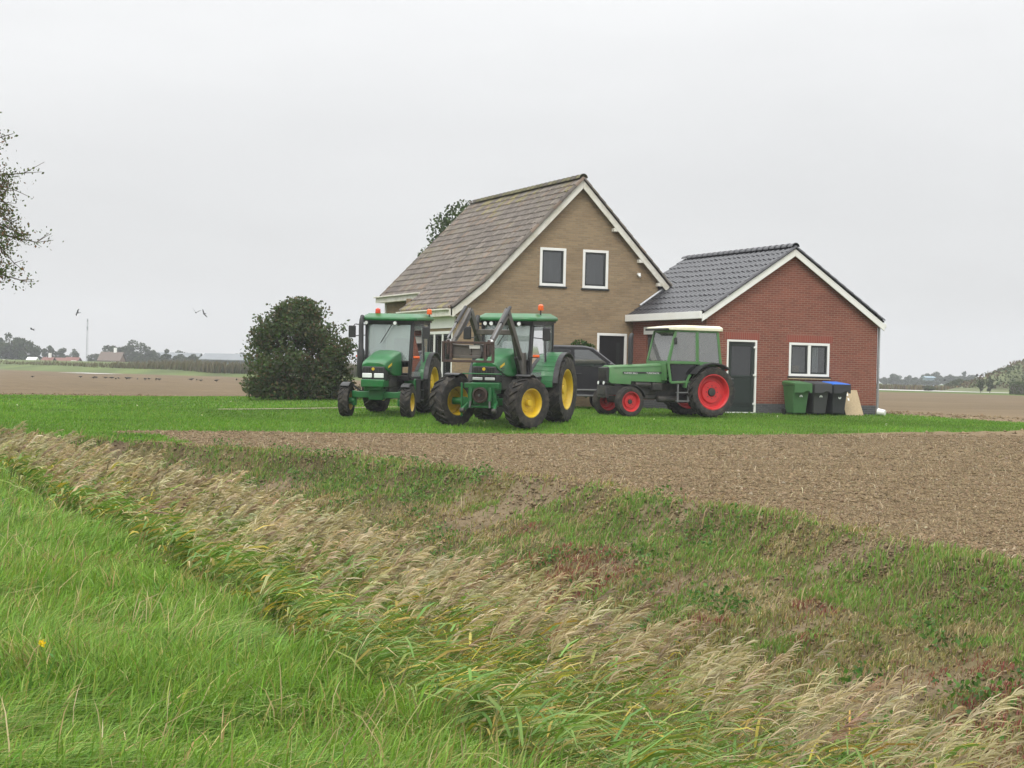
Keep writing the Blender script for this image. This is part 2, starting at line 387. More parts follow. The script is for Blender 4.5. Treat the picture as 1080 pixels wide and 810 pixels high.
def zone(x, y):
    """0 verge, 1 ditch bank, 2 bare field, 3 lawn, 4 far meadow"""
    x = np.asarray(x, float); y = np.asarray(y, float)
    r = reed_line(y); e = bank_edge(x, y)
    wob = (fbm(x * 0.7, y * 0.7, 41, 3) - 0.5) * 0.9
    z = np.full(x.shape, 2)
    front = 36.3 + np.maximum(x - 20, 0) * 0.20 + wob * 0.8
    leftpatch = (x < 6.0 + (35.5 - y) * 0.12 + wob * 1.6) & (y > 31.5)
    back = np.interp(x, [-60, 6.4, 17, 24, 31.2, 31.8, 34, 36.5], [60, 69, 73, 73, 72, 46.6, 43.4, 40.3]) + wob * .5
    lawn = (((y > front) | leftpatch) & (y < back) & (x < 36.5))
    z = np.where(lawn, 3, z)
    Xc = x * math.cos(AL) - y * math.sin(AL); D = x * math.sin(AL) + y * math.cos(AL)
    fieldfar = np.where(Xc < 0, 205 + np.maximum(-Xc - 30, 0) * 1.5, np.where(Xc > 72, 205, 222))
    z = np.where((D > fieldfar + 6 * (fbm(x * .05, y * .05, 3, 2) - .5)), 4, z)
    z = np.where(x < e, 1, z)
    z = np.where(x < r - 1.15, 0, z)
    z = np.where((y > 34) & (x < e) , np.where(x < r - 1.15, 0, 1), z)
    return z
def cl(a, b, st): return np.arange(a, b, st)
gx = np.concatenate([-np.geomspace(640, 3, 26), cl(-2.4, 16, 0.11), cl(16, 40, 0.3), 40 + np.geomspace(0.3, 820, 42)])
gy = np.concatenate([cl(-48, 2, 8), cl(2.4, 38.5, 0.13), cl(38.5, 78, 0.45), 78 + np.geomspace(.6, 770, 60)])
GX, GY = np.meshgrid(gx, gy)
GZ = land_z(GX, GY); ZN = zone(GX, GY)
# clods and harrow ridges of the bare field, real height near the camera
soil = (ZN == 2) & (GY < 70)
def soil_dz(x, y): return (fbm(x * 2.6, y * 2.6, 51, 2) - 0.5) * 0.05 + (fbm(x * .6, y * .6, 55, 3) - .5) * 0.05 * sstep(x, bank_edge(x, y), bank_edge(x, y) + 1.0)
GZ = GZ + np.where(soil, soil_dz(GX, GY), 0)
nyy, nxx = GX.shape
VV = np.stack([GX, GY, GZ], -1).reshape(-1, 3)
idx = np.arange(nyy * nxx).reshape(nyy, nxx)
QD = np.stack([idx[:-1, :-1], idx[:-1, 1:], idx[1:, 1:], idx[1:, :-1]], -1).reshape(-1, 4)
qc = VV[QD].mean(1); qz = zone(qc[:, 0], qc[:, 1])
def groundcol(x, y, zn):
    n1 = fbm(x * 0.9, y * 0.9, 61)[:, None]; n2 = fbm(x * 4, y * 4, 63, 3)[:, None]; n3 = fbm(x * .25, y * .25, 67, 3)[:, None]
    C = np.zeros((len(x), 3))
    soil = np.array([.182, .134, .078]) * (0.78 + .44 * n2) * (0.85 + .3 * n3) * np.interp(y, [45, 80], [1, .74])[:, None]  # distant soil colour darkened in place of shade from the missing clods
    gr = np.array([.07, .13, .016]) * (0.7 + .6 * n2)
    bank = np.array([.115, .10, .045]) * (0.6 + .8 * n2)
    bare = np.array([.165, .125, .078])
    k = sstep(n1, .54, .66) * .7; bank = bank * (1 - k) + np.array([.055, .075, .02]) * k
    k = sstep(fbm(x * 1.0 + 9, y * 1.0, 71)[:, None], .56, .68) * .85; bank = bank * (1 - k) + bare * k
    k = sstep(fbm(x * 3.1, y * 3.1, 73, 3)[:, None], .5, .65) * .6; bank = bank * (1 - k) + np.array([.085, .062, .038]) * k
    verge = np.array([.05, .085, .02]) * (.6 + .8 * n2)
    mead = np.array([.075, .11, .018]) * (.7 + .6 * n3)
    for i, c in ((0, verge), (1, bank), (2, soil), (3, gr), (4, mead)):
        m = zn == i; C[m] = c[m]
    return C
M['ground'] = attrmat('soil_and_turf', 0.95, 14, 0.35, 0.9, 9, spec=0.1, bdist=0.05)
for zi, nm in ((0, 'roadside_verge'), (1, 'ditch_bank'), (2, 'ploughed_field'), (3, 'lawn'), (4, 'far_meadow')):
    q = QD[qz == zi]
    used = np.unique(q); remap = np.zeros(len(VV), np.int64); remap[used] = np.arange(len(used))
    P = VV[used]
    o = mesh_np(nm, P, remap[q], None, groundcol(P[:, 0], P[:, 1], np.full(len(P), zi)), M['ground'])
    tag(o, kind='structure')
# ditch water, garden path, canal, pond and the road the picture was taken from
def sheet(name, pts, m, kind='structure'):
    o = MB().add(pts, [tuple(range(len(pts)))]).build(name, m, smooth=0); tag(o, kind=kind); return o
M['water'] = mat('still_water', (0.02, 0.025, 0.02), 0.06, spec=0.6)
M['asphalt'] = mat('asphalt', (0.05, 0.05, 0.05), 0.9, var=0.2, bump=0.3, bscale=80)
M['concrete'] = mat('pale_concrete', (0.42, 0.41, 0.38), 0.85, var=0.1, scale=0.1)
wl = [(float(reed_line(np.array(y))) + d, y, -1.40) for d, ys in ((0.0, [3, 8, 14, 20, 26, 31]), (1.05, [31, 26, 20, 14, 8, 3])) for y in ys]
sheet('ditch_water', wl, M['water'])
def strip(name, pts, w, m, dz=0.012):
    vs = []; n = len(pts)
    for i, (x, y) in enumerate(pts):
        d = Vector((pts[min(i + 1, n - 1)][0] - pts[max(i - 1, 0)][0], pts[min(i + 1, n - 1)][1] - pts[max(i - 1, 0)][1], 0)).normalized()
        nrm = Vector((-d.y, d.x, 0)) * w / 2
        for sgn in (1, -1):
            px, py = x + nrm.x * sgn, y + nrm.y * sgn
            vs.append((px, py, float(land_z(np.array(px), np.array(py))) + dz))
    fs = [(2 * i, 2 * i + 1, 2 * i + 3, 2 * i + 2) for i in range(n - 1)]
    o = MB().add(vs, fs).build(name, m, smooth=0); tag(o, kind='structure'); return o
strip('garden_path', [(10.5 + i * 0.7, 48.4) for i in range(21)], 0.55, M['pave'], 0.02)
strip('road', [(-2.9, y) for y in (-40, -20, 0, 15, 30)], 3.0, M['asphalt'], 0.06)

# far dike with the reed belt at its foot, left; canal right
def cam2w(X, D): return (X * math.cos(AL) + D * math.sin(AL), -X * math.sin(AL) + D * math.cos(AL))
M['dike'] = mat('dike_grass', (0.075, 0.105, 0.018), 0.95, var=0.35, scale=0.12)
db = MB(); prof = [(-16, -.1), (-5, 1.25), (0, 1.55), (4, 1.45), (16, -.1)]
line = [(-150, 360), (-115, 322), (-87, 288), (-60, 252), (-40, 232), (-15, 222), (25, 222)]
rows = []
for i, (X, D) in enumerate(line):
    rows.append([(*cam2w(X + 0.5 * o_, D + 8 + o_), z + .03) for o_, z in prof])
vs = [p for r_ in rows for p in r_]; k = len(prof)
db.add(vs, [(i * k + j, i * k + j + 1, (i + 1) * k + j + 1, (i + 1) * k + j) for i in range(len(rows) - 1) for j in range(k - 1)])
tag(db.build('dike', M['dike']), kind='structure')
sheet('canal', [(*cam2w(X, D), 0.03) for X, D in ((50, 262), (82, 258), (82, 286), (50, 292))], M['concrete']).name = 'canal_road'
sheet('puddle', [(*cam2w(X, D), 0.06) for X, D in ((-57, 214), (-50, 206), (-48.5, 214), (-56, 224))], M['concrete']).name = 'farm_track'

# ------------------------------------------------------------------ buildings
def fT(axis, const, sgn):
    """wall frame: (a along, z up, d outward) -> world"""
    if axis == 'y': return lambda a, z, d: (a, const + sgn * d, z)
    return lambda a, z, d: (const + sgn * d, a, z)
def wall(mb, F, a0, a1, zb, ztop, breaks, openings, mi=0, reveal=0.12):
    xs = sorted(set([a0, a1] + [b for b in breaks if a0 < b < a1] + [q for o in openings for q in o[:2] if a0 < q < a1]))
    for p, q in zip(xs, xs[1:]):
        mid = (p + q) / 2
        cuts = [(o[2], o[3]) for o in openings if o[0] <= mid <= o[1]]
        cuts.sort(); z = zb
        for (c0, c1) in cuts:
            if c0 > z:
                mb.add([F(p, z, 0), F(q, z, 0), F(q, c0, 0), F(p, c0, 0)], [(0, 1, 2, 3)], mi, uvs=[[(p, z), (q, z), (q, c0), (p, c0)]])
            z = c1
        mb.add([F(p, z, 0), F(q, z, 0), F(q, ztop(q), 0), F(p, ztop(p), 0)], [(0, 1, 2, 3)], mi, uvs=[[(p, z), (q, z), (q, ztop(q)), (p, ztop(p))]])
    for (o0, o1, c0, c1) in openings:
        e = reveal
        for A, B in (((o0, c0), (o0, c1)), ((o1, c1), (o1, c0)), ((o0, c1), (o1, c1)), ((o1, c0), (o0, c0))):
            mb.add([F(*A, 0), F(*B, 0), F(*B, -e), F(*A, -e)], [(0, 1, 2, 3)], mi, uvs=[[A, B, (B[0] + e, B[1] + e), (A[0] + e, A[1] + e)]])
def fbox(mb, F, a0, a1, z0_, z1, d0, d1, mi=0):
    mb.hexa([F(a0, z0_, d0), F(a1, z0_, d0), F(a1, z0_, d1), F(a0, z0_, d1), F(a0, z1, d0), F(a1, z1, d0), F(a1, z1, d1), F(a0, z1, d1)], mi)
def frame4(mb, F, a0, a1, z0_, z1, w, d0, d1, mi=0, wb=None):
    wb = wb or w
    fbox(mb, F, a0, a0 + w, z0_, z1, d0, d1, mi); fbox(mb, F, a1 - w, a1, z0_, z1, d0, d1, mi)
    fbox(mb, F, a0 + w, a1 - w, z1 - w, z1, d0, d1, mi); fbox(mb, F, a0 + w, a1 - w, z0_, z0_ + wb, d0, d1, mi)
def window(name, F, o, parent, mull=None, curtain=None, fw_=.085, label=None):
    a0, a1, z0_, z1 = o
    mb = MB(); frame4(mb, F, a0, a1, z0_, z1, fw_, -.09, .012)
    if mull:
        for m_ in mull: fbox(mb, F, m_ - .05, m_ + .05, z0_ + fw_, z1 - fw_, -.09, .010)
    w = mb.build(name, M['white'], parent, bevel=.006)
    if label: w['label'] = label
    edges = [a0 + fw_] + [x for m_ in (mull or []) for x in (m_ - .05, m_ + .05)] + [a1 - fw_]
    for i in range(0, len(edges), 2):
        sb = MB(); frame4(sb, F, edges[i] + .003, edges[i + 1] - .003, z0_ + fw_ + .003, z1 - fw_ - .003, .05, -.075, -.02); sb.build('sash', M['sash'], w)
        pb = MB(); fbox(pb, F, edges[i] + .05, edges[i + 1] - .05, z0_ + fw_ + .05, z1 - fw_ - .05, -.056, -.05); pb.build('pane', M['winglass'], w, smooth=0)
    sl = MB(); fbox(sl, F, a0 - .04, a1 + .04, z0_ - .05, z0_ - .004, -.09, .05); sl.build('sill', M['sash'] if not curtain else M['sash'], w)
    if curtain:
        cb = MB(); n = 5
        for i in range(n):
            q0 = a0 + fw_ + (a1 - a0 - 2 * fw_) * i / n; q1 = a0 + fw_ + (a1 - a0 - 2 * fw_) * (i + 1) / n
            d0 = -.16 - .02 * (i % 2); d1 = -.16 - .02 * ((i + 1) % 2)
            cb.add([F(q0, z0_, d0), F(q1, z0_, d1), F(q1, z1, d1), F(q0, z1, d0)], [(0, 1, 2, 3)])
        cb.build('net_curtain', M[curtain], w, smooth=80)
    return w
def tiles(name, O, ea, eb, La, Lb, tw, course, m, parent, colf, wave=.045, step=.04, ns=7, clip=None, prof=None):
    """a roof face of individual lapped tiles; ea along the eave, eb up the slope"""
    O = np.array(O, float); ea = np.array(ea, float); eb = np.array(eb, float); nn = np.cross(ea, eb); nn /= np.linalg.norm(nn)
    if nn[2] < 0: nn = -nn
    na = max(1, round(La / tw)); nb = max(1, round(Lb / course)); tw = La / na; course = Lb / nb
    V = []; Q = []; C = []
    us = np.linspace(0, 1, ns)
    pr = prof if prof is not None else np.maximum(np.sin(us * 2 * PI - 0.6), -0.35)
    for j in range(nb):
        for i in range(na):
            ac = (i + .5) * tw; bc = (j + .5) * course
            if clip is not None and not clip(O + ea * ac + eb * bc): continue
            c = colf(ac, bc, i, j); o = len(V)
            jz = rng.normal(0, .004); jb = rng.normal(0, .004)
            for (b, hh, wv) in ((j * course - .03 + jb, -.012, .2), (j * course - .03 + jb, step + jz, 1), ((j + 1) * course, 0, 1)):
                for k_, u_ in enumerate(us):
                    V.append(O + ea * ((i + u_) * tw) + eb * b + nn * (hh + wave * pr[k_] * wv)); C.append(c)
            for r_ in range(2):
                for k_ in range(ns - 1): Q.append((o + r_ * ns + k_, o + r_ * ns + k_ + 1, o + (r_ + 1) * ns + k_ + 1, o + (r_ + 1) * ns + k_))
    o = mesh_np(name, np.array(V), np.array(Q), None, np.array(C), m, parent, smooth=True)
    o.data.set_sharp_from_angle(angle=R(50))
    return o
def ridge(name, p0, p1, r, seg, m, parent, colf):
    p0 = np.array(p0, float); p1 = np.array(p1, float); L_ = np.linalg.norm(p1 - p0); d = (p1 - p0) / L_
    n = round(L_ / seg); seg = L_ / n; up = np.array([0, 0, 1.]); sd = np.cross(d, up); sd /= np.linalg.norm(sd); up = np.cross(sd, d)
    V = []; Q = []; C = []
    for i in range(n):
        o = len(V); c = colf(i)
        for (q, rr) in ((i * seg, r * 1.0), ((i + 1.12) * seg, r * .82)):
            for k in range(9):
                t = PI * (k / 8) ; V.append(p0 + d * q + (sd * math.cos(t) + up * math.sin(t) * .95) * rr); C.append(c)
        for k in range(8): Q.append((o + 9 + k, o + 9 + k + 1, o + k + 1, o + k))
    return mesh_np(name, np.array(V), np.array(Q), None, np.array(C), m, parent)

# ---------------- the tan brick house: front gable on y = 50.9
GB = 0.2
HY = 50.9; HB = 60.9; RX = 22.83; RZ = 7.80; SL = 1.036
xl, xr, xe = 19.45, 25.72, 18.62
def htop(a):
    zr = RZ - .14 - SL * abs(a - RX)
    if a < 19.5: zr = min(zr, 3.98 - 0.80 * (19.5 - a) + .0)
    return zr
house = empty('brick_house', (RX, HY, GB))
tag(house, 'tall tan brick house with a steep weathered grey tiled roof', 'house')
def hp(o): o.matrix_parent_inverse = Matrix.Translation((-RX, -HY, -GB)); return o
F = fT('y', HY, -1)
wA = (21.44, 22.36, 4.27, 5.51); wB = (22.96, 23.88, 4.25, 5.51); dr = (23.54, 24.62, 0.3, 2.80)
b = MB(); wall(b, F, xe, xr, GB, htop, [19.5, RX], [wA, wB, dr])
hp(b.build('front_wall', M['tan'], house, smooth=0))
b = MB(); Fl = fT('x', xe, -1); wext = (51.25, 53.6, .6, 2.72)
wall(b, Fl, HY, 56.0, GB, lambda a: 3.36, [], [wext]); 
Fs = fT('y', 56.0, 1); wall(b, Fs, xe, xl, GB, lambda a: 3.9, [], [])
hp(b.build('extension_wall', M['tan'], house, smooth=0))
b = MB(); wall(b, fT('x', xl, -1), 56.0, HB, GB, lambda a: 4.1, [], []); hp(b.build('side_wall', M['tan'], house, smooth=0))
b = MB(); wall(b, fT('x', xr, 1), HY, HB, GB, lambda a: 4.55, [], []); hp(b.build('side_wall', M['tan'], house, smooth=0))
b = MB(); wall(b, fT('y', HB, 1), xl, xr, GB, lambda a: RZ - .14 - SL * abs(a - RX), [RX], []); hp(b.build('back_wall', M['tan'], house, smooth=0))
b = MB(); fbox(b, F, xl + .05, xr - .02, 3.35, 3.45, -9.6, -.02); hp(b.build('upper_floor', M['interior'], house, smooth=0))
hp(window('window', F, wA, house, None, 'curtain')); hp(window('window', F, wB, house, None, 'curtain'))
hp(window('large_window', Fl, wext, house, [52.2, 53.0], None, .09, 'wide white framed side window under the low eave'))
b = MB(); frame4(b, F, *dr, .08, -.1, .015); dd = hp(b.build('door', M['white'], house, bevel=.006))
b = MB(); fbox(b, F, dr[0] + .083, dr[1] - .083, dr[2] + .09, dr[3] - .083, -.09, -.04); b.build('door_leaf', M['blackdoor'], dd)
b = MB(); fbox(b, F, dr[1] - .36, dr[1] - .24, 1.0, 2.5, -.04, -.034); b.build('glass_strip', M['sash'], dd)
b = MB(); b.tube([F(24.35, 1.3, -.02), F(24.47, 1.3, -.02)], .012); b.build('handle', M['steel'], dd)
# white panel over the side window
b = MB(); fbox(b, Fl, 50.98, 55.6, 2.82, 3.165, .0, .05); hp(b.build('side_fascia', M['white'], house))
tcol = [np.array(c) for c in ((.150, .130, .112), (.168, .146, .124), (.134, .116, .102), (.182, .138, .105), (.168, .148, .112))]
def oldc(a, bq, i, j):
    c = tcol[rng.choice(5, p=[.35, .25, .2, .1, .1])] * rng.uniform(.78, 1.14)
    return c
def oldc2(lo):
    def f(a, bq, i, j):
        c = oldc(a, bq, i, j)
        if rng.random() < .4 * math.exp(-abs(bq - lo) / .4): c = np.array([.19, .165, .085]) * rng.uniform(.85, 1.1)
        return c
    return f
eb_l = np.array([1, 0, SL]); eb_l = eb_l / np.linalg.norm(eb_l); Ls = math.hypot(1, SL)
# left slope: long front half that kicks out over the extension, short back half
FY = HY - .18
wv = np.array([-.35, .1, .75, 1., .75, .1, -.35])
zk = RZ - SL * (RX - 19.5)
hp(tiles('roof', (19.5, 56.0, zk), (0, -1, 0), eb_l, 56.0 - FY, (RX - 19.5) * Ls, .27, .305, M['oldtile'], house, oldc2(5.0), prof=wv))
hp(tiles('roof', (19.22, HB + .1, RZ - SL * (RX - 19.22)), (0, -1, 0), eb_l, HB + .1 - 56.02, (RX - 19.22) * Ls, .27, .305, M['oldtile'], house, oldc2(5.0), prof=wv))
ek = np.array([1, 0, .80]); ek /= np.linalg.norm(ek)
hp(tiles('kicked_out_roof', (18.38, 56.0, zk - .80 * 1.12), (0, -1, 0), ek, 56.0 - FY, 1.12 * math.hypot(1, .8), .27, .305, M['oldtile'], house, oldc2(.0), prof=wv))
eb_r = np.array([-1, 0, SL]) / Ls
hp(tiles('roof', (26.1, FY, RZ - SL * (26.1 - RX)), (0, 1, 0), eb_r, HB + .1 - FY, (26.1 - RX) * Ls, .27, .305, M['oldtile'], house, oldc, prof=wv))
hp(ridge('ridge_tiles', (RX, FY - .02, RZ + .02), (RX, HB + .1, RZ + .02), .15, .38, M['oldtile'], house, lambda i: np.array([.17, .155, .085]) * rng.uniform(.7, 1.2) if rng.random() < .75 else np.array([.12, .105, .09])))
vg = lambda i: tcol[rng.integers(0, 5)] * rng.uniform(.6, .95)
hp(ridge('verge_tiles', (19.5, FY, zk + .0), (RX, FY, RZ - .02), .10, .36, M['oldtile'], house, vg))
hp(ridge('verge_tiles', (18.38, FY, zk - .80 * 1.12), (19.5, FY, zk), .10, .36, M['oldtile'], house, vg))
hp(ridge('verge_tiles', (26.1, FY, RZ - SL * (26.1 - RX)), (RX, FY, RZ - .02), .10, .36, M['oldtile'], house, vg))
hp(ridge('verge_tiles', (19.3, HB + .08, RZ - SL * (RX - 19.3)), (RX, HB + .08, RZ - .02), .10, .36, M['oldtile'], house, vg))
b = MB(); bd = .23
def barge(b, A, B, y0, y1, h):
    (x0, za), (x1, zb_) = A, B
    b.hexa([(x0, y0, za - h), (x1, y0, zb_ - h), (x1, y1, zb_ - h), (x0, y1, za - h), (x0, y0, za), (x1, y0, zb_), (x1, y1, zb_), (x0, y1, za)])
bt = -.05
barge(b, (19.48, zk + bt - .02), (RX - .003, RZ + bt), FY - .02, FY + .02, .27)
barge(b, (18.40, zk - .80 * 1.10 + bt - .02), (19.477, zk + bt - .02), FY - .021, FY + .019, .27)
barge(b, (RX + .003, RZ + bt), (26.08, RZ - SL * (26.08 - RX) + bt), FY - .02, FY + .02, .27)
hp(b.build('bargeboard', M['oldwhite'], house, bevel=.006))
b = MB()
b.box((18.34, (FY + 56.0) / 2 + .02, 3.28), (.05, 56.0 - FY - .02, .20)); b.box((18.30, (FY + 56) / 2, 3.395), (.14, 56.0 - FY - .1, .045))
b.box((18.48, (FY + 56) / 2 + .03, 3.185), (.24, 56.0 - FY - .08, .03))
hp(b.build('eave_fascia', M['oldwhite'], house, bevel=.006))
b = MB(); b.box((19.12, 58.55, 4.00), (.05, 5.0, .20)); b.box((19.07, 58.55, 4.11), (.14, 5.0, .045)); b.box((19.26, 58.5, 3.92), (.24, 4.9, .03))
hp(b.build('eave_fascia', M['oldwhite'], house, bevel=.006))
b = MB(); b.tube([(xl - .08, HB - .25, 3.95), (xl - .08, HB - .25, GB)], .045); hp(b.build('downpipe', M['white'], house))
for q in (24.05, 25.0, 25.72):
    b = MB(); zq = RZ - SL * abs(q - RX) - .34; b.box((q, FY + .10, zq), (.16, .22, .11)); hp(b.build('purlin_end', M['oldwhite'], house, bevel=.006))
b = MB(); b.box((24.98, HY - .05, 4.79), (.10, .10, .07)); b.tube([(24.98, HY - .05, 4.77), (24.96, HY - .2, 4.70)], [.045, .035]); hp(b.build('security_camera', M['white'], house, bevel=.01))

# ---------------- the red brick garage: gable on y = 45.85
GY = 45.85; GBK = 52.9; gx0, gx1, grx = 24.84, 30.98, 27.80; grz = 5.50; GSL = .665; gb = .2
garage = empty('red_brick_garage', (grx, GY, gb))
tag(garage, 'low red brick garage with a dark glazed tile roof and white trim', 'garage')
def gp(o): o.matrix_parent_inverse = Matrix.Translation((-grx, -GY, -gb)); return o
gt = lambda a: grz - .12 - GSL * abs(a - grx)
F = fT('y', GY, -1)
gd = (25.57, 26.62, .36, 2.60); gw = (27.76, 29.22, 1.53, 2.57)
b = MB(); wall(b, F, gx0, gx1, .66, gt, [grx], [(gd[0], gd[1], .66, gd[3]), gw]); gp(b.build('front_wall', M['redbrick'], garage, smooth=0))
b = MB(); wall(b, F, gx0, gx1, gb, lambda a: .66, [], [(gd[0], gd[1], gb, .66)]); wall(b, fT('x', gx1, 1), GY, GBK, gb, lambda a: .66, [], []); wall(b, fT('x', gx0, -1), GY, HY, gb, lambda a: .66, [], [])
gp(b.build('plinth', M['plinth'], garage, smooth=0))
b = MB(); Fg = fT('x', gx0, -1); gdo = (46.9, 49.9, .66, 2.78)
wall(b, Fg, GY, HY, .66, lambda a: 3.4, [], [gdo]); gp(b.build('side_wall', M['redbrick'], garage, smooth=0))
b = MB(); wall(b, fT('x', gx1, 1), GY, GBK, .66, lambda a: 3.36, [], []); gp(b.build('side_wall', M['redbrick'], garage, smooth=0))
b = MB(); wall(b, fT('y', GBK, 1), xr + .01, gx1, gb, gt, [grx], []); gp(b.build('back_wall', M['redbrick'], garage, smooth=0))
b = MB(); fbox(b, F, gx0 + .02, gx1 - .02, 2.95, 3.05, -5.0, -.02); gp(b.build('ceiling', M['interior'], garage, smooth=0))
b = MB(); fbox(b, F, gw[0] - .3, gw[1] + .3, 1.2, 2.8, -.75, -.7); gp(b.build('inner_wall', M['interior'], garage, smooth=0))
b = MB(); fbox(b, F, gw[0] + .12, gw[0] + .5, 1.5, 1.86, -.5, -.22); gp(b.build('box_on_sill', M['board'], garage, bevel=.01))
b = MB()
for q in np.linspace(28.66, 28.95, 5): b.tube([F(q, 1.6, -.3), F(q, 2.5, -.3)], .03, 6)
gp(b.build('net_curtain', M['white'], garage))
for (a0, a1, zt) in ((gd[0] - .1, gd[1] + .1, gd[3]), (gw[0] - .1, gw[1] + .1, gw[3])):
    b = MB(); b.add([F(a0, zt + .004, .004), F(a1, zt + .004, .004), F(a1, zt + .24, .004), F(a0, zt + .24, .004)], [(0, 1, 2, 3)], uvs=[[(a0, 0), (a1, 0), (a1, .24), (a0, .24)]])
    gp(b.build('lintel', M['redlintel'], garage, smooth=0))
gp(window('window', F, gw, garage, [28.49], None, .075))
b = MB(); fbox(b, F, gw[0] - .03, gw[1] + .03, gw[2] - .09, gw[2] - .06, -.05, .06); gp(b.build('window_ledge', M['board'], garage))
b = MB(); frame4(b, F, gd[0], gd[1], gd[2], gd[3], .06, -.1, .015, wb=.03); dd = gp(b.build('door', M['white'], garage, bevel=.006))
b = MB(); frame4(b, F, gd[0] + .063, gd[1] - .063, gd[2] + .04, gd[3] - .063, .12, -.08, -.03); fbox(b, F, gd[0] + .18, gd[1] - .18, gd[2] + .16, 1.42, -.07, -.04); fbox(b, F, gd[0] + .183, gd[1] - .183, 1.42, 1.52, -.08, -.03)
b.build('door_leaf', M['darkdoor'], dd, bevel=.006)
b = MB(); fbox(b, F, gd[0] + .18, gd[1] - .18, 1.52, gd[3] - .18, -.06, -.05); b.build('pane', M['darkpane'], dd, smooth=0)
b = MB(); b.tube([F(gd[0] + .13, 1.4, .0), F(gd[0] + .25, 1.4, .0)], .012); b.build('handle', M['steel'], dd)
for zq in (.62, 1.5, 2.35):
    b = MB(); fbox(b, F, gd[1] - .12, gd[1] - .02, zq, zq + .06, .0, .035); b.build('hinge', M['white'], dd)
# double garage door in the left side, white header above
b = MB(); fbox(b, Fg, 46.75, 50.05, 2.78, 3.02, -.05, .03); gp(b.build('door_header', M['white'], garage))
b = MB(); fbox(b, Fg, 46.9, 49.9, .38, 2.775, -.1, -.06); gp(b.build('garage_door', M['redbrick' if False else 'rust'], garage))
BY = GY - .16
gcol = lambda a, bq, i, j: np.array([.034, .035, .040]) * rng.uniform(.9, 1.12)
gl = np.array([1, 0, GSL]); gL = np.linalg.norm(gl); gl = gl / gL; gr_ = np.array([-1, 0, GSL]) / gL
zev = grz - GSL * (grx - 24.62)
wp = np.array([0, .75, 1., .75, .1, -.15, 0]) * 1.0
gp(tiles('roof', (24.62, HY - .02, zev), (0, -1, 0), gl, HY - .02 - BY, (grx - 24.62) * gL, .30, .345, M['newtile'], garage, gcol, wave=.05, step=.03, prof=wp))
xb = 26.15
gp(tiles('roof', (xb, GBK + .12, grz - GSL * (grx - xb)), (0, -1, 0), gl, GBK + .12 - HY, (grx - xb) * gL, .30, .345, M['newtile'], garage, gcol, wave=.05, step=.03, prof=wp))
gp(tiles('roof', (31.08, BY, grz - GSL * (31.08 - grx)), (0, 1, 0), gr_, GBK + .12 - BY, (31.08 - grx) * gL, .30, .345, M['newtile'], garage, gcol, wave=.05, step=.03, prof=wp))
gc = lambda i: np.array([.045, .046, .052]) * rng.uniform(.85, 1.15)
gp(ridge('ridge_tiles', (grx, BY - .03, grz + .03), (grx, GBK + .12, grz + .03), .13, .36, M['newtile'], garage, gc))
gp(ridge('verge_tiles', (24.64, BY, zev + .02), (grx, BY, grz), .085, .345, M['newtile'], garage, gc))
gp(ridge('verge_tiles', (31.08, BY, grz - GSL * (31.08 - grx) + .02), (grx, BY, grz), .085, .345, M['newtile'], garage, gc))
b = MB()
barge(b, (24.60, zev - .05), (grx - .002, grz - .04), BY - .02, BY + .02, .22)
barge(b, (grx + .002, grz - .04), (31.12, grz - GSL * (31.12 - grx) - .05), BY - .02, BY + .02, .22)
gp(b.build('bargeboard', M['white'], garage, bevel=.006))
b = MB(); b.box((24.56, (BY + HY) / 2 - .01, zev - .07), (.07, HY - BY, .22)); b.box((24.70, (BY + HY) / 2, zev - .165), (.2, HY - BY - .06, .03))
gp(b.build('eave_fascia', M['white'], garage, bevel=.006))
b = MB(); ze = grz - GSL * (31.12 - grx); b.box((31.16, (BY + GBK) / 2 + .01, ze - .1), (.12, GBK - BY - .02, .14)); gp(b.build('gutter', M['white'], garage, bevel=.02))
b = MB(); b.tube([(gx1 + .09, GY + .05, ze - .15), (gx1 + .09, GY + .05, .3)], .04); gp(b.build('downpipe', M['zinc'], garage))
b = MB(); b.tube([(25.05, HY - .06, 3.75), (26.02, HY - .06, 4.42)], .05, 6); gp(b.build('lead_flashing', M['zinc'], garage))

# ------------------------------------------------------------------ vehicles
def loft(mb, secs, mi=0, cap=True):
    n = len(secs[0]); vs = [p for s_ in secs for p in s_]; fs = []
    for i in range(len(secs) - 1):
        for j in range(n):
            fs.append((i * n + j, i * n + (j + 1) % n, (i + 1) * n + (j + 1) % n, (i + 1) * n + j))
    if cap: fs += [tuple(range(n - 1, -1, -1)), tuple(range((len(secs) - 1) * n, len(secs) * n))]
    mb.add(vs, fs, mi); return mb
def hoodsec(x, w, zb, zt, sh=.14, k=.05):
    return [(x, y, z) for y, z in ((-w, zb), (-w, zt - sh), (-w + k * .5, zt - k), (-w * .55, zt), (w * .55, zt), (w - k * .5, zt - k), (w, zt - sh), (w, zb))]
def arcplate(mb, cx, cz, r, a0, a1, y0, y1, th=.03, n=12, mi=0):
    for i in range(n):
        p, q = a0 + (a1 - a0) * i / n, a0 + (a1 - a0) * (i + 1) / n
        P = lambda a, rr, y: (cx + rr * math.cos(a), y, cz + rr * math.sin(a))
        mb.hexa([P(p, r, y0), P(q, r, y0), P(q, r, y1), P(p, r, y1), P(p, r + th, y0), P(q, r + th, y0), P(q, r + th, y1), P(p, r + th, y1)], mi)
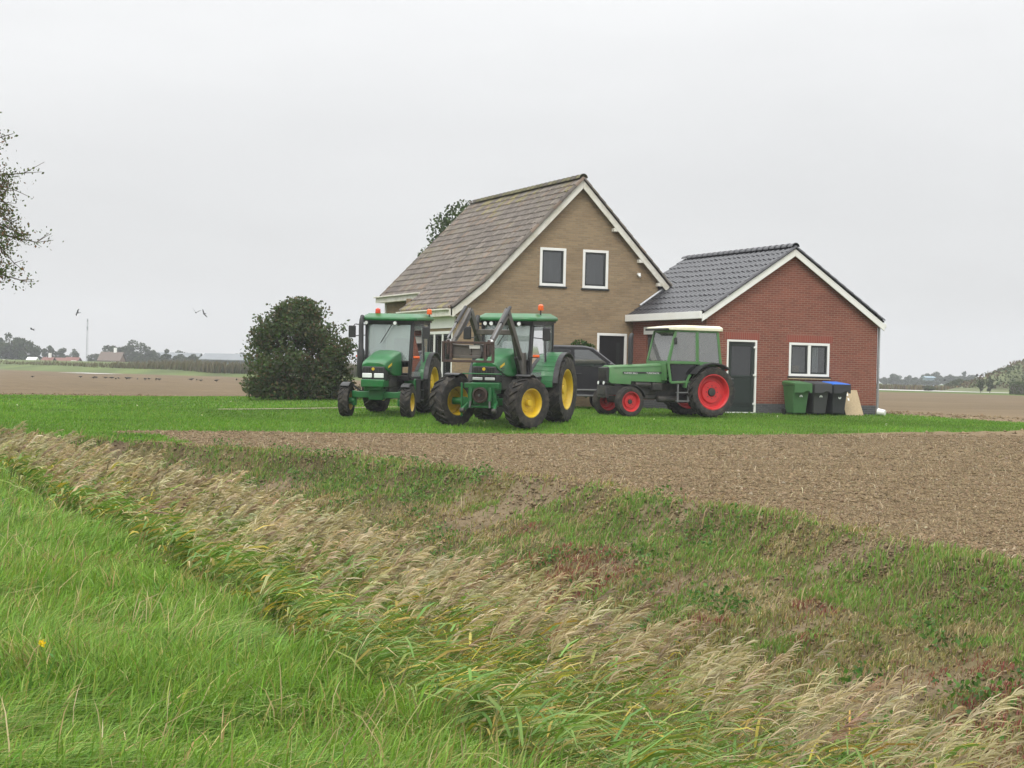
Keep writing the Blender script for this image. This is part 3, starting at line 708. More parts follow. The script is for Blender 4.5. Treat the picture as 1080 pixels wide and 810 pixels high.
def wheel(parent, Rw, W, rr, rim, hub, dish=.10, nl=20, lug=.042, bolts=8, hubcol=None, smallrib=False):
    b = MB()
    k = [(rr * .98, -W * .40), (rr * 1.06, -W * .47), ((rr + Rw) * .5, -W * .50), (Rw * .93, -W * .475), (Rw - lug, -W * .36), (Rw - lug * .75, 0), (Rw - lug, W * .36), (Rw * .93, W * .475), ((rr + Rw) * .5, W * .50), (rr * 1.06, W * .47), (rr * .98, W * .40)]
    w = MB()
    h = hub
    w.lathe([(0.001, W * .18 + h), (rr * .20, W * .18 + h), (rr * .22, W * .16 + h), (rr * .24, W * .02)], 20)
    for i in range(bolts):
        t = 2 * PI * i / bolts; w.tube([(rr * .36 * math.cos(t), W * .02, rr * .36 * math.sin(t)), (rr * .36 * math.cos(t), W * .02 + dish * .7 + .03, rr * .36 * math.sin(t))], rr * .035, 6)
    wo = w.build('wheel', hubcol or M['iron'], parent)
    b.lathe(k, 44)
    if smallrib:
        for x0 in (-.28, -.09, .09, .28):
            b.lathe([(Rw - lug, W * (x0 - .06)), (Rw, W * (x0 - .045)), (Rw, W * (x0 + .045)), (Rw - lug, W * (x0 + .06))], 44)
    else:
        for sd in (1, -1):
            for i in range(nl):
                a = 2 * PI * (i + (.5 if sd < 0 else 0)) / nl
                st = [(.01, 0, Rw), (.26, .13, Rw), (.46, .25, Rw * .972), (.505, .28, Rw * .90)]
                hw = .055 * 20 / nl
                for (x0, d0, r0_), (x1, d1, r1_) in zip(st, st[1:]):
                    def P(x, d, r_, s_): return (r_ * math.cos(a + d + s_), sd * x * W, r_ * math.sin(a + d + s_))
                    lo = lug * 1.3
                    b.hexa([P(x0, d0, r0_ - lo, -hw), P(x1, d1, r1_ - lo, -hw), P(x1, d1, r1_ - lo, hw), P(x0, d0, r0_ - lo, hw), P(x0, d0, r0_, -hw * .8), P(x1, d1, r1_, -hw * .8), P(x1, d1, r1_, hw * .8), P(x0, d0, r0_, hw * .8)])
    b.build('tyre', M['tyre'], wo, smooth=30)
    m = MB()
    m.lathe([(rr * 1.0, W * .40), (rr * 1.03, W * .43), (rr * .97, W * .44), (rr * .92, W * .38), (rr * .88, W * .2), (rr * .84, W * .06), (rr * .66, W * .05), (rr * .60, W * .03 + dish), (rr * .26, W * .03 + dish), (rr * .22, W * .02), (0.001, W * .02)], 44)
    m.lathe([(rr * .86, W * .06), (rr * .90, -W * .3), (rr * .97, -W * .43), (rr * 1.03, -W * .42)], 44)
    m.build('rim', rim, wo)
    return wo
def put(o, loc, rz=0): o.location = loc; o.rotation_euler = (0, 0, rz); return o
def pane(mb, pts, th=.012):
    p = [Vector(q) for q in pts]; n = (p[1] - p[0]).cross(p[2] - p[0]).normalized() * th
    mb.hexa([*p, *[q + n for q in p]])
def beam(mb, p, q, w, h, up=(0, 0, 1), mi=0):
    p, q = Vector(p), Vector(q); d = (q - p).normalized(); s = d.cross(Vector(up)).normalized(); u = s.cross(d)
    a, c = s * w / 2, u * h / 2
    mb.hexa([p - a - c, p + a - c, p + a + c, p - a + c, q - a - c, q + a - c, q + a + c, q - a + c], mi)
def locate(root, X, D, psi, wb):
    """stand a vehicle on the land; psi: nose turned from the viewer towards the left of the picture"""
    x, y = cam2w(X, D)
    th = math.atan2(-math.cos(psi), -math.sin(psi)) - AL
    f = Vector((math.cos(th), math.sin(th))); l = Vector((-f.y, f.x))
    g = lambda a, c: float(land_z(np.array(x + f.x * a + l.x * c), np.array(y + f.y * a + l.y * c)))
    zr = g(0, 0); zf = g(wb, 0)
    root.location = (x, y, zr); root.rotation_euler = (0, math.atan2(zr - zf, wb), th)

def big_tractor(name, label, p):
    root = empty(name, (0, 0, 0)); tag(root, label, 'tractor', 'green tractors with yellow rims')
    wb, Rr, Wr, Rf, Wf, tr, tf, dz = p['wb'], p['Rr'], p['Wr'], p['Rf'], p['Wf'], p['tr'], p['tf'], p['dz']
    W1 = wheel(root, Rr, Wr, Rr * .60, M['yellow'], .06, .10, 20, .045, hubcol=M['yellow']); put(W1, (0, tr, Rr))
    W2 = copy_tree(W1, root); put(W2, (0, -tr, Rr), PI)
    V1 = wheel(root, Rf, Wf, Rf * .56, M['yellow'], p['hub'], .03, 18, p['lug'], hubcol=M['yellow'], smallrib=p['rib']); put(V1, (wb, tf, Rf), p['steer'])
    V2 = copy_tree(V1, root); put(V2, (wb, -tf, Rf), PI + p['steer'])
    # chassis
    b = MB(); b.box((.9, 0, .78 + dz * .5), (2.3, .46, .5)); b.box((0, 0, Rr), (.5, .62, .6)); b.tube([(0, -tr + Wr * .3, Rr), (0, tr - Wr * .3, Rr)], .14, 12)
    b.box((1.5, 0, .62), (1.2, .5, .3)); b.build('gearbox', M['iron'], root, bevel=.03)
    b = MB(); b.box((wb - .35, 0, .95 + dz), (1.2, .56, .36)); b.build('engine', M['iron'], root, bevel=.03)
    za = p['axz']
    b = MB(); b.box((wb, 0, za), (.2, 2 * tf - Wf - .1, .16)); b.box((wb, 0, za), (.3, .4, .26))
    for s in (1, -1): b.tube([(wb, s * (tf - Wf / 2 - .08), za + .1), (wb, s * (tf - Wf / 2 - .08), Rf - .12)], .07, 10); b.tube([(wb, s * (tf - Wf / 2 - .1), Rf), (wb, s * (tf), Rf)], .09, 12)
    b.build('front_axle', M['jd'], root, bevel=.015)
    b = MB(); b.box((wb + .24, 0, .92 + dz * .6), (.5, .62, .2)); b.box((wb + .1, 0, .80 + dz * .6), (.6, .48, .12)); b.build('front_support', M['jd'], root, bevel=.02)
    # hood
    xf = wb + .40; w0 = p['hw']; zt = 1.50 + dz; zb = .98 + dz; xb = 1.46
    b = MB(); loft(b, [hoodsec(xf - .02, w0 - .03, zt - .16, zt - .04, .08), hoodsec(xf - .12, w0, zt - .24, zt + .02), hoodsec(wb - .3, w0 + .03, zb + .12, zt + .14), hoodsec(xb, w0 + .05, zb + .1, zt + .26)])
    hood = b.build('hood', M['jd'], root, bevel=.02)
    for s in (1, -1):
        b = MB()
        pane(b, [(wb - .05, s * (w0 + .030), zt - .06), (xf - .2, s * (w0 + .006), zt - .14), (xf - .2, s * (w0 + .006), zt - .185), (wb - .05, s * (w0 + .030), zt - .12)], .008)
        b.build('side_stripe', p['stripe'], hood, smooth=0)
    for s in (1, -1):
        b = MB()
        for i in range(6):
            z = zt - .2 - i * .06; b.box((wb - .0, s * (w0 + .012), z), (.26, .014, .022))
        b.build('side_louvre', M['black'], hood, smooth=0)
    b = MB(); loft(b, [[(xf - .25, y, z) for y, z in ((-w0 + .01, zb), (-w0 + .01, zt - .1), (w0 - .01, zt - .1), (w0 - .01, zb))], [(xf, y, z) for y, z in ((-w0 + .04, zb), (-w0 + .04, zt - .15), (w0 - .04, zt - .15), (w0 - .04, zb))]])
    gr = b.build('grille', M['black'], root, bevel=.02)
    b = MB()
    for i in range(9):
        y = (-w0 + .07) + i * (2 * w0 - .14) / 8; b.box((xf + .004, y, (zb + zt - .15) / 2), (.018, .014, zt - zb - .2))
    b.build('grille_bars', M['iron'], gr, smooth=0)
    for s in (1, -1):
        b = MB(); b.box((xf + .012, s * w0 * .47, p['lampz']), (.03, w0 * .76, p['lamph'])); b.build('headlight', M['lamp'], root, bevel=.012)
    b = MB(); b.tube([(xf - .005, 0, zt - .21), (xf + .016, 0, zt - .21)], .04, 14); b.build('badge', M['yellow'], gr)
    # cab
    C = dict(A0=(1.42, .60, 1.02 + dz), A1=(1.30, .64, 2.50), B0=(.62, .78, 1.0 + dz), B1=(.55, .70, 2.5), C0=(-.36, .62, 1.5), C1=(-.40, .62, 2.5))
    b = MB()
    for s in (1, -1):
        f = lambda q: (q[0], q[1] * s, q[2])
        for a, c, wd in (('A0', 'A1', .085), ('B0', 'B1', .06), ('C0', 'C1', .09)): beam(b, f(C[a]), f(C[c]), wd, wd)
        beam(b, f(C['A0']), f(C['B0']), .08, .1); beam(b, f((.62, .78, 1.0 + dz)), f((-.36, .62, 1.5)), .07, .08)
        beam(b, f(C['A1']), f(C['B1']), .07, .1); beam(b, f(C['B1']), f(C['C1']), .07, .1)
    for q in ('A1', 'C1'):
        beam(b, C[q], (C[q][0], -C[q][1], C[q][2]), .07, .12)
    beam(b, C['C0'], (C['C0'][0], -C['C0'][1], C['C0'][2]), .07, .1); beam(b, (1.42, -.6, 1.46 + dz), (1.42, .6, 1.46 + dz), .05, .05)
    cab = b.build('cab_frame', M['black'], root, bevel=.012)
    mz = lambda A, B, z: tuple(A[i] + (B[i] - A[i]) * (z - A[2]) / (B[2] - A[2]) for i in range(3))
    A_, B_, C_ = (C['A0'], C['A1']), (C['B0'], C['B1']), (C['C0'], C['C1'])
    a0 = mz(*A_, 1.48 + dz); a1 = mz(*A_, 2.46)
    b = MB(); pane(b, [(a0[0], -a0[1] + .03, a0[2]), (a0[0], a0[1] - .03, a0[2]), (a1[0], a1[1] - .03, a1[2]), (a1[0], -a1[1] + .03, a1[2])]); b.build('windscreen', M['glass'], cab, smooth=0)
    for s in (1, -1):
        f = lambda q: (q[0], q[1] * s, q[2])
        b = MB(); pane(b, [f(C['A0']), f(C['B0']), f(mz(*B_, 2.46)), f(a1)]); b.build('door_glass', M['glass'], cab, smooth=0)
        b = MB(); pane(b, [f(mz(*B_, 1.5)), f(C['C0']), f(mz(*C_, 2.46)), f(mz(*B_, 2.46))]); b.build('side_glass', M['glass'], cab, smooth=0)
    b = MB(); pane(b, [(-.38, -.56, 1.55), (-.38, .56, 1.55), (-.40, .56, 2.45), (-.40, -.56, 2.45)]); b.build('rear_window', M['glass'], cab, smooth=0)
    b = MB(); loft(b, [[(x, y, z) for x, y in ((1.52, -.62), (1.40, -.78), (-.40, -.78), (-.5, -.66), (-.5, .66), (-.40, .78), (1.40, .78), (1.52, .62))] for z in (2.55, 2.63)] + [[(x, y, 2.74) for x, y in ((1.32, -.5), (1.25, -.6), (-.3, -.6), (-.38, -.5), (-.38, .5), (-.3, .6), (1.25, .6), (1.32, .5))]])
    b.build('cab_roof', M['jd'], root, bevel=.03)
    b = MB(); b.box((.5, 0, 2.53), (1.86, 1.42, .07)); b.build('roof_lining', M['black'], cab)
    b = MB(); b.tube([(1.12, .22, 1.85), (1.2, .22, 1.6), (1.25, .22, 1.3)], .03); pts = [(1.08 + .06 * math.sin(t), .22 + .2 * math.cos(t), 1.88 + .19 * math.sin(t) * .6) for t in np.linspace(0, 2 * PI, 21)]; b.tube(pts, .016, 6, cap=False); b.build('steering_wheel', M['black'], cab)
    b = MB(); b.box((.25, .0, 1.35), (.5, .5, .14)); b.box((.0, 0, 1.72), (.14, .48, .7)); b.build('seat', M['seat'], cab, bevel=.05)
    b = MB(); b.box((.9, -.32, 1.25), (.5, .3, .5)); b.box((1.3, 0, 1.3), (.2, .7, .36)); b.build('dashboard', M['black'], cab, bevel=.03)
    b = MB(); b.box((.5, 0, 1.0), (1.7, 1.1, .12)); b.build('cab_floor', M['black'], cab)
    # wiper and roof lamps
    b = MB(); b.tube([(1.46, .1, 2.44), (1.47, -.2, 1.95)], .012, 5); b.build('wiper', M['black'], cab)
    for y in p['worklights']:
        b = MB(); b.tube([(1.40, y, 2.49), (1.50, y, 2.485)], .055, 12); o = b.build('work_light', M['black'], root)
        b = MB(); b.tube([(1.501, y, 2.485), (1.512, y, 2.484)], .047, 12); b.build('lens', M['lamp'], o)
    for (x, y, st, m_) in p['beacons']:
        b = MB(); b.tube([(x, y, 2.68 - (.12 if st else 0)), (x, y, 2.70 + st)], .018, 6); o = MB()
        o.tube([(x, y, 2.70 + st), (x, y, 2.72 + st), (x, y, 2.82 + st), (x, y, 2.85 + st)], [.07, .075, .068, .03], 14); oo = o.build('beacon', M[m_], root)
        b.build('stalk', M['black'], oo)
    # fenders
    for s in (1, -1):
        b = MB(); q0, q1 = sorted((s * .56, s * (tr + .11))); arcplate(b, .0, Rr, Rr + .06, R(5), R(125), q0, q1, .035, 14)
        b.add([(.9, s * .57, 1.0), (.9, s * .6, 1.0), (-.4, s * .6, 1.3), (-.4, s * .57, 1.3), (.8, s * .57, 1.6), (.8, s * .6, 1.6), (-.2, s * .6, 1.6), (-.2, s * .57, 1.6)], [(3, 2, 1, 0), (4, 5, 6, 7), (0, 1, 5, 4), (1, 2, 6, 5), (2, 3, 7, 6), (3, 0, 4, 7)])
        fe = b.build('rear_fender', M['jd'], root, bevel=.01)
        b = MB(); q0, q1 = sorted((s * (tr + .112), s * (tr + .24))); arcplate(b, .0, Rr, Rr + .065, R(12), R(125), q0, q1, .03, 14); b.build('fender_edge', M['black'], fe)
        if p['ffend']:
            b = MB(); q0, q1 = sorted((s * (tf - Wf * .5), s * (tf + Wf * .35))); arcplate(b, wb, Rf, Rf + .04, R(72) if p['loader'] else R(55), R(150) if p['loader'] else R(128), q0, q1, .02, 10); beam(b, (wb - .12, s * (tf - Wf * .4), Rf * 1.98), (wb - .25, s * .3, Rf + .1), .05, .05); b.build('front_fender', M['black'], root)
        b = MB(); b.box((.95, s * .56, .78 + dz * .4), (.62, .34, .44)); b.build('fuel_tank' if s > 0 else 'tool_box', M['jd'] if p['greentank'] else M['black'], root, bevel=.05)
        # mirrors
        b = MB(); b.tube([(1.3, s * .66, 2.42), (1.36, s * .95, 2.44), (1.36, s * 1.02, 2.36)], .014, 6); mo = b.build('mirror_arm', M['black'], root); b = MB(); b.tube([(1.33, s * .64, 2.15), (1.36, s * 1.0, 2.12)], .012, 6); b.build('mirror_brace', M['black'], mo)
        b = MB(); b.box((1.37, s * 1.03, 2.24), (.06, .2, .32)); b.build('mirror', M['black'], mo, bevel=.02)
        b = MB(); b.box((1.46, s * .80, 1.58 + dz), (.05, .16, .06)); o = b.build('indicator', M['beacon'], root, bevel=.01); b = MB(); b.tube([(1.42, s * .6, 1.55 + dz), (1.45, s * .85, 1.55 + dz)], .014, 6); b.build('indicator_arm', M['black'], o)
    b = MB()
    for i in range(3): b.box((1.08, .80, .42 + i * .27), (.34, .16, .03))
    b.box((.92, .80, .68), (.03, .12, .62)); b.box((1.24, .80, .68), (.03, .12, .62)); b.build('cab_steps', M['black'], root)
    # exhaust on the right-hand front pillar
    ex, ey = 1.62, -.70
    b = MB(); b.tube([(ex, ey, 1.0), (ex, ey, 1.08), (ex, ey, 1.72), (ex, ey, 1.8), (ex, ey, 2.42), (ex - .02, ey, 2.55), (ex - .1, ey, 2.66)], [.06, .105, .105, .07, .065, .06, .055], 12); b.tube([(ex, ey, 1.15), (ex - .1, -.4, 1.15)], .05, 8); b.build('exhaust_pipe', M['black'], root)
    return root

JD1 = dict(wb=2.40, Rr=.80, Wr=.46, Rf=.43, Wf=.27, tr=.72, tf=.84, dz=0, hub=.03, lug=.03, rib=False, steer=R(2), axz=.60, hw=.34, stripe=M['yellow'], lampz=1.12, lamph=.12, worklights=(-.6, .2), beacons=((1.25, -.35, .03, 'beaconred'), (-.1, .72, .03, 'beacon')), ffend=True, loader=False, greentank=True)
jd1 = big_tractor('tractor', 'green tractor with narrow front wheels and no loader, beside the dark shrub', JD1)
locate(jd1, -3.03, 47.2, R(12), 2.40)
JD2 = dict(wb=2.62, Rr=.84, Wr=.52, Rf=.615, Wf=.44, tr=.94, tf=.93, dz=.12, hub=.06, lug=.045, rib=False, steer=R(-26), axz=.62, hw=.33, stripe=M['yellow'], lampz=1.18, lamph=.065, worklights=(-.52, -.36, .18, .36), beacons=((.7, .66, .12, 'beacon'),), ffend=True, loader=True, greentank=False)
jd2 = big_tractor('tractor', 'green tractor with a grey front loader folded up before its cab', JD2)
locate(jd2, .30, 43.4, R(18.5), 2.62)
def loader(root):
    for s in (1, -1):
        y = s * .47
        b = MB()
        piv = Vector((1.64, y, 1.62)); knee = Vector((2.72, y, 2.77)); foot = Vector((4.02, y, 1.95))
        for P, Q, w0, w1 in ((piv, knee, .12, .21), (knee, foot, .21, .09)):
            d = (Q - P).normalized(); n = Vector((-d.z, 0, d.x)); t = Vector((0, .045, 0))
            b.hexa([P - n * w0 / 2 - t, Q - n * w1 / 2 - t, Q - n * w1 / 2 + t, P - n * w0 / 2 + t, P + n * w0 / 2 - t, Q + n * w1 / 2 - t, Q + n * w1 / 2 + t, P + n * w0 / 2 + t])
        b.tube([knee + Vector((0, -.066, -.03)), knee + Vector((0, .066, -.03))]  , .075, 16)
        arm = b.build('loader_arm', M['loader'], root, bevel=.01)
        b = MB(); b.hexa([(1.36, y - .07, 1.0), (1.78, y - .07, 1.0), (1.78, y + .07, 1.0), (1.36, y + .07, 1.0), (1.45, y - .07, 1.78), (1.68, y - .07, 1.78), (1.68, y + .07, 1.78), (1.45, y + .07, 1.78)])
        b.box((1.5, s * .40, .92), (.5, .3, .2)); b.build('loader_bracket', M['loader'], root, bevel=.015)
        b = MB(); b.tube([(1.66, y, 1.18), (2.05, y, 1.68)], .05, 10); b.tube([(2.05, y, 1.68), (2.32, y, 2.16)], .028, 8, 1); b.build('lift_cylinder', [M['black'], M['steel']], arm)
        b = MB(); b.tube([(2.80, y + s * .09, 2.88), (3.42, y + s * .09, 2.50)], .042, 10); b.tube([(3.42, y + s * .09, 2.50), (4.0, y + s * .09, 2.14)], .024, 8, 1); b.build('tilt_cylinder', [M['black'], M['steel']], arm)
        b = MB(); b.tube([(1.72, y, 1.80), (2.60, y, 2.82), (2.78, y, 2.86)], .02, 6); b.tube([(2.8, y - s * .05, 2.78), (3.2, y - s * .07, 2.42), (3.8, y - s * .04, 2.16)], .016, 6); b.build('hydraulic_hose', M['black'], arm)
        b = MB(); b.tube([(4.02, y, 2.08), (4.02, y + s * .09, 2.08)], .045, 10); b.build('pivot_pin', M['lamp'], arm)
    b = MB(); b.box((2.3, 0, 2.28), (.13, .88, .13)); b.build('cross_tube', M['loader'], root, bevel=.02)
    # carriage: rusty frame with the valve block behind it
    b = MB(); yw = .64; x = 4.14
    for z in (1.62, 2.05): b.box((x, 0, z), (.05, 2 * yw, .055))
    for y in (-yw + .03, -.42, .42, yw - .03): b.box((x - .01, y, 1.835), (.06, .06, .40))
    for y in (-.5, .5): b.box((x - .09, y, 1.95), (.2, .05, .34))
    c = b.build('loader_carriage', M['rust'], root, bevel=.006)
    b = MB(); b.box((x - .14, -.2, 1.88), (.12, .5, .24)); b.box((x - .16, .28, 1.86), (.14, .42, .26)); b.tube([(x - .1, -.45, 2.0), (x - .1, .1, 1.95), (x - .12, .5, 2.02)], .03, 8); b.box((x - .12, .0, 1.72), (.12, .86, .07)); b.tube([(x - .12, -.5, 1.8), (x - .12, .5, 1.8)], .035, 8); b.build('coupler', M['loader'], c, bevel=.01)
    b = MB(); b.box((x - .07, .14, 1.95), (.02, .26, .07)); b.build('coupler_sticker', M['white'], c)
    b = MB(); b.tube([(x - .05, .3, 2.0), (x + .02, .36, 1.85), (x - .05, .3, 1.7)], .018, 6); b.build('hydraulic_hose', M['black'], c)
    # front linkage below the grille
    wb = 2.62; xf = wb + .50
    b = MB(); b.box((xf, 0, 1.02), (.16, .86, .12)); b.box((xf + .03, .0, .86), (.1, .66, .26)); b.box((xf, .30, .66), (.12, .1, .36)); b.box((xf, -.30, .66), (.12, .1, .36)); b.box((xf + .05, 0, .52), (.06, .7, .05)); b.box((xf + .04, -.5, .68), (.05, .05, .8)); b.box((xf + .02, 0, 1.30), (.05, .98, .03))
    for s in (1, -1): beam(b, (xf - .1, s * .33, .62), (xf + .28, s * .40, .44), .06, .11)
    fl = b.build('front_linkage', M['jd'], root, bevel=.012)
    for s in (1, -1):
        b = MB(); b.tube([(xf + .11, s * .24, .98), (xf + .15, s * .24, .66)], .045, 10); b.tube([(xf + .15, s * .24, .66), (xf + .17, s * .25, .5)], .028, 8, 1); b.build('ram', [M['jd'], M['steel']], fl)
        b = MB(); b.tube([(xf + .28, s * .40 - .05, .44), (xf + .28, s * .40 + .05, .44)], .06, 10); b.build('hook', M['iron'], fl)
    b = MB(); b.lathe([(.17, 0), (.19, .03), (.19, .10), (.15, .12), (.13, .05), (.001, .04)], 20, T=Matrix.Translation((xf + .08, 0, .80)) @ Matrix.Rotation(-PI / 2, 4, 'Z')); b.build('drive_shield', M['rust'], fl)
    b = MB(); b.tube([(xf + .1, 0, .80), (xf + .24, 0, .80)], .03, 8); b.build('drive_shaft', M['steel'], fl)
loader(jd2)

def old_tractor():
    root = empty('tractor', (0, 0, 0)); tag(root, 'older light green tractor with red rims and a cream cab roof', 'tractor')
    wb, Rr, Rf, tr, tf = 2.60, .73, .42, .72, .70; G = M['fendt']
    W1 = wheel(root, Rr, .42, .505, M['red'], .03, .06, 20, .04); put(W1, (0, tr, Rr)); put(copy_tree(W1, root), (0, -tr, Rr), PI)
    V1 = wheel(root, Rf, .27, .28, M['red'], .03, .05, 24, .02, smallrib=True); put(V1, (wb, tf, Rf), R(3)); put(copy_tree(V1, root), (wb, -tf, Rf), PI + R(3))
    b = MB(); b.box((1.1, 0, .72), (1.9, .40, .46)); b.box((0, 0, Rr), (.5, .6, .56)); b.tube([(0, -.6, Rr), (0, .6, Rr)], .12, 12); b.tube([(.5, .3, .5), (1.5, .3, .5)], .1, 10); b.build('gearbox', M['iron'], root, bevel=.03)
    b = MB(); b.box((1.95, 0, .86), (.95, .44, .5)); b.tube([(1.7, .25, .9), (2.2, .25, .9)], .09, 10); b.box((1.55, .3, .85), (.3, .25, .22)); b.build('engine', M['iron'], root, bevel=.03)
    b = MB(); b.box((wb + .1, 0, .72), (.9, .46, .26)); b.box((wb + .46, 0, .66), (.12, .50, .3)); b.box((wb, 0, .5), (.16, 1.1, .14)); b.tube([(wb, -.6, Rf), (wb, .6, Rf)], .05, 10); b.build('front_axle', M['iron'], root, bevel=.02)
    # hood
    b = MB(); loft(b, [hoodsec(3.02, .27, .96, 1.40, .06, .03), hoodsec(2.96, .29, .92, 1.425, .06, .03), hoodsec(2.35, .31, .90, 1.46, .06, .03), hoodsec(2.349, .31, .99, 1.46, .06, .03), hoodsec(1.36, .34, .98, 1.52, .06, .03)])
    hood = b.build('hood', G, root, bevel=.008)
    b = MB(); loft(b, [[(x, y, z) for x, y, z in ((3.022, -.25, .98), (3.022, -.25, 1.38), (3.022, .25, 1.38), (3.022, .25, .98))], [(x, y, z) for x, y, z in ((3.09, -.24, .97), (3.13, -.24, 1.36), (3.13, .24, 1.36), (3.09, .24, .97))]]); gr = b.build('grille', M['black'], root, bevel=.01)
    b = MB()
    for i in range(8): b.box((3.115, -.2 + i * .057, 1.18), (.02, .012, .34))
    b.build('grille_bars', M['iron'], gr)
    for y in (-.17, .17):
        b = MB(); b.tube([(3.06, y, .93), (3.14, y, .93)], .055, 12); o = b.build('headlight', M['black'], root); b = MB(); b.tube([(3.14, y, .93), (3.15, y, .93)], .05, 12); b.build('lens', M['lamp'], o)
    for s in (1, -1):
        b = MB(); pane(b, [(1.40, s * .3445, 1.275), (2.62, s * .318, 1.255), (2.62, s * .318, 1.205), (1.40, s * .3445, 1.225)], .006); b.build('name_stripe', M['black'], hood, smooth=0)
        b = MB(); pane(b, [(1.36, s * .343, 1.44), (2.90, s * .30, 1.365), (2.90, s * .30, 1.350), (1.36, s * .343, 1.425)], .004); b.build('crease', M['bingreen'], hood, smooth=0)
        for txt, x0, sz, x1 in (('FARMER 306LS', 2.58, .066, 2.08), ('TURBOMATIK', 1.88, .066, 1.44)):
            cu = bpy.data.curves.new('lettering', 'FONT'); cu.body = txt; cu.size = sz; cu.extrude = .001
            tmp = bpy.data.objects.new('tmp', cu); COL.objects.link(tmp); bpy.context.view_layer.update()
            me = bpy.data.meshes.new_from_object(tmp.evaluated_get(bpy.context.evaluated_depsgraph_get())); me.name = 'lettering'
            bpy.data.objects.remove(tmp); me.materials.clear(); me.materials.append(M['lamp'])
            o = bpy.data.objects.new('lettering', me); COL.objects.link(o); o.parent = hood
            xs = x0 if s > 0 else x1
            o.location = (xs, s * (.3445 - (xs - 1.40) * .0217 + .0085), 1.2165 - (xs - 1.4) * .0164)
            o.rotation_euler = (PI / 2, 0, (PI if s > 0 else 0) - s * .0217)
    # cab
    P = {'A0': (1.34, .62, 1.55), 'A1': (1.12, .62, 2.45), 'B0': (.42, .66, 1.02), 'B1': (.44, .64, 2.45), 'C0': (-.36, .64, 1.50), 'C1': (-.24, .62, 2.45), 'D0': (1.26, .64, .98), 'E0': (.42, .66, 1.55)}
    b = MB()
    for s in (1, -1):
        f = lambda q: (P[q][0], P[q][1] * s, P[q][2])
        for a, c, w in (('A0', 'A1', .075), ('D0', 'A0', .07), ('E0', 'B1', .085), ('C0', 'C1', .075), ('A1', 'B1', .05), ('B1', 'C1', .05), ('A0', 'E0', .08), ('E0', 'C0', .09), ('D0', 'B0', .07)): beam(b, f(a), f(c), w, w)
        beam(b, (.62, s * .67, 1.0), (.30, s * .68, 1.52), .10, .05)
    for q in ('A0', 'A1', 'C0', 'C1'): beam(b, P[q], (P[q][0], -P[q][1], P[q][2]), .06, .08)
    b.box((1.36, 0, 1.28), (.08, 1.1, .5)); b.box((-.3, 0, 1.2), (.06, 1.1, .6))
    cab = b.build('cab_frame', G, root, bevel=.01)
    def gl(nm, pts): b = MB(); pane(b, pts, .01); b.build(nm, M['fglass'], cab, smooth=0)
    gl('windscreen', [(1.33, -.58, 1.60), (1.33, .58, 1.60), (1.13, .58, 2.42), (1.13, -.58, 2.42)])
    gl('rear_window', [(-.35, -.58, 1.55), (-.35, .58, 1.55), (-.25, .58, 2.42), (-.25, -.58, 2.42)])
    for s in (1, -1):
        gl('door_glass', [(1.28, s * .63, 1.60), (.46, s * .655, 1.60), (.47, s * .64, 2.42), (1.10, s * .625, 2.42)])
        gl('side_glass', [(.38, s * .655, 1.60), (-.32, s * .64, 1.56), (-.22, s * .625, 2.42), (.40, s * .64, 2.42)])
        b = MB(); pane(b, [(1.22, s * .635, 1.03), (.62, s * .655, 1.03), (.45, s * .655, 1.50), (1.26, s * .635, 1.50)], .01); b.build('lower_door_panel', M['tinted'], cab, smooth=0)
        b = MB(); q0, q1 = sorted((s * .56, s * (tr + .24))); arcplate(b, 0, Rr, Rr + .07, R(38), R(128), q0, q1, .035, 12); b.build('rear_mudguard', M['black'], root)
        b = MB(); q0, q1 = sorted((s * .56, s * (tr + .02))); arcplate(b, 0, Rr, Rr + .07, R(8), R(36), q0, q1, .04, 6); b.build('fender', G, root)
        b = MB(); q0, q1 = sorted((s * (tf - .16), s * (tf + .12))); arcplate(b, wb, Rf, Rf + .05, R(85), R(165), q0, q1, .02, 8); b.build('front_mudguard', M['black'], root)
        b = MB()
        for z in (.46, .70): b.box((.86, s * .62, z), (.34, .2, .03))
        for x in (.70, 1.03): b.box((x, s * .66, .68), (.03, .06, .52))
        b.box((.62, s * .64, .72), (.1, .12, .5)); b.build('step', M['trim'], root)
        b = MB(); b.box((1.20, s * .78, 2.16), (.05, .13, .2)); o = b.build('mirror', M['black'], root, bevel=.02); b = MB(); b.tube([(1.2, s * .64, 2.2), (1.2, s * .78, 2.2)], .012, 6); b.build('mirror_arm', M['black'], o)
    b = MB(); loft(b, [[(x, y, z) for x, y in ((1.36, -.66), (1.34, -.70), (-.36, -.70), (-.40, -.66), (-.40, .66), (-.36, .70), (1.34, .70), (1.36, .66))] for z in (2.47, 2.56)] + [[(x, y, 2.62) for x, y in ((.85, -.58), (.83, -.62), (-.30, -.62), (-.34, -.58), (-.34, .58), (-.30, .62), (.83, .62), (.85, .58))]])
    b.build('cab_roof', M['cream'], root, bevel=.02)
    b = MB(); b.box((1.38, 0, 2.49), (.1, 1.3, .06)); b.build('sun_visor', M['black'], root, bevel=.01)
    b = MB(); pts = [(1.0 + .05 * math.sin(t), .2 * math.cos(t), 1.68 + .17 * math.sin(t) * .5) for t in np.linspace(0, 2 * PI, 19)]; b.tube(pts, .016, 6, cap=False); b.tube([(1.0, 0, 1.68), (1.2, 0, 1.3)], .025, 6); b.build('steering_wheel', M['black'], cab)
    b = MB(); b.box((.2, 0, 1.3), (.45, .46, .14)); b.box((-.02, 0, 1.6), (.12, .44, .55)); b.box((.0, 0, 2.0), (.08, .24, .18)); b.build('seat', M['seat'], cab, bevel=.04)
    b = MB(); b.tube([(.62, .3, 2.3), (.62, .3, 2.12)], .015, 6); b.box((.62, .3, 2.02), (.04, .15, .24)); b.build('inside_mirror', M['black'], cab, bevel=.02)
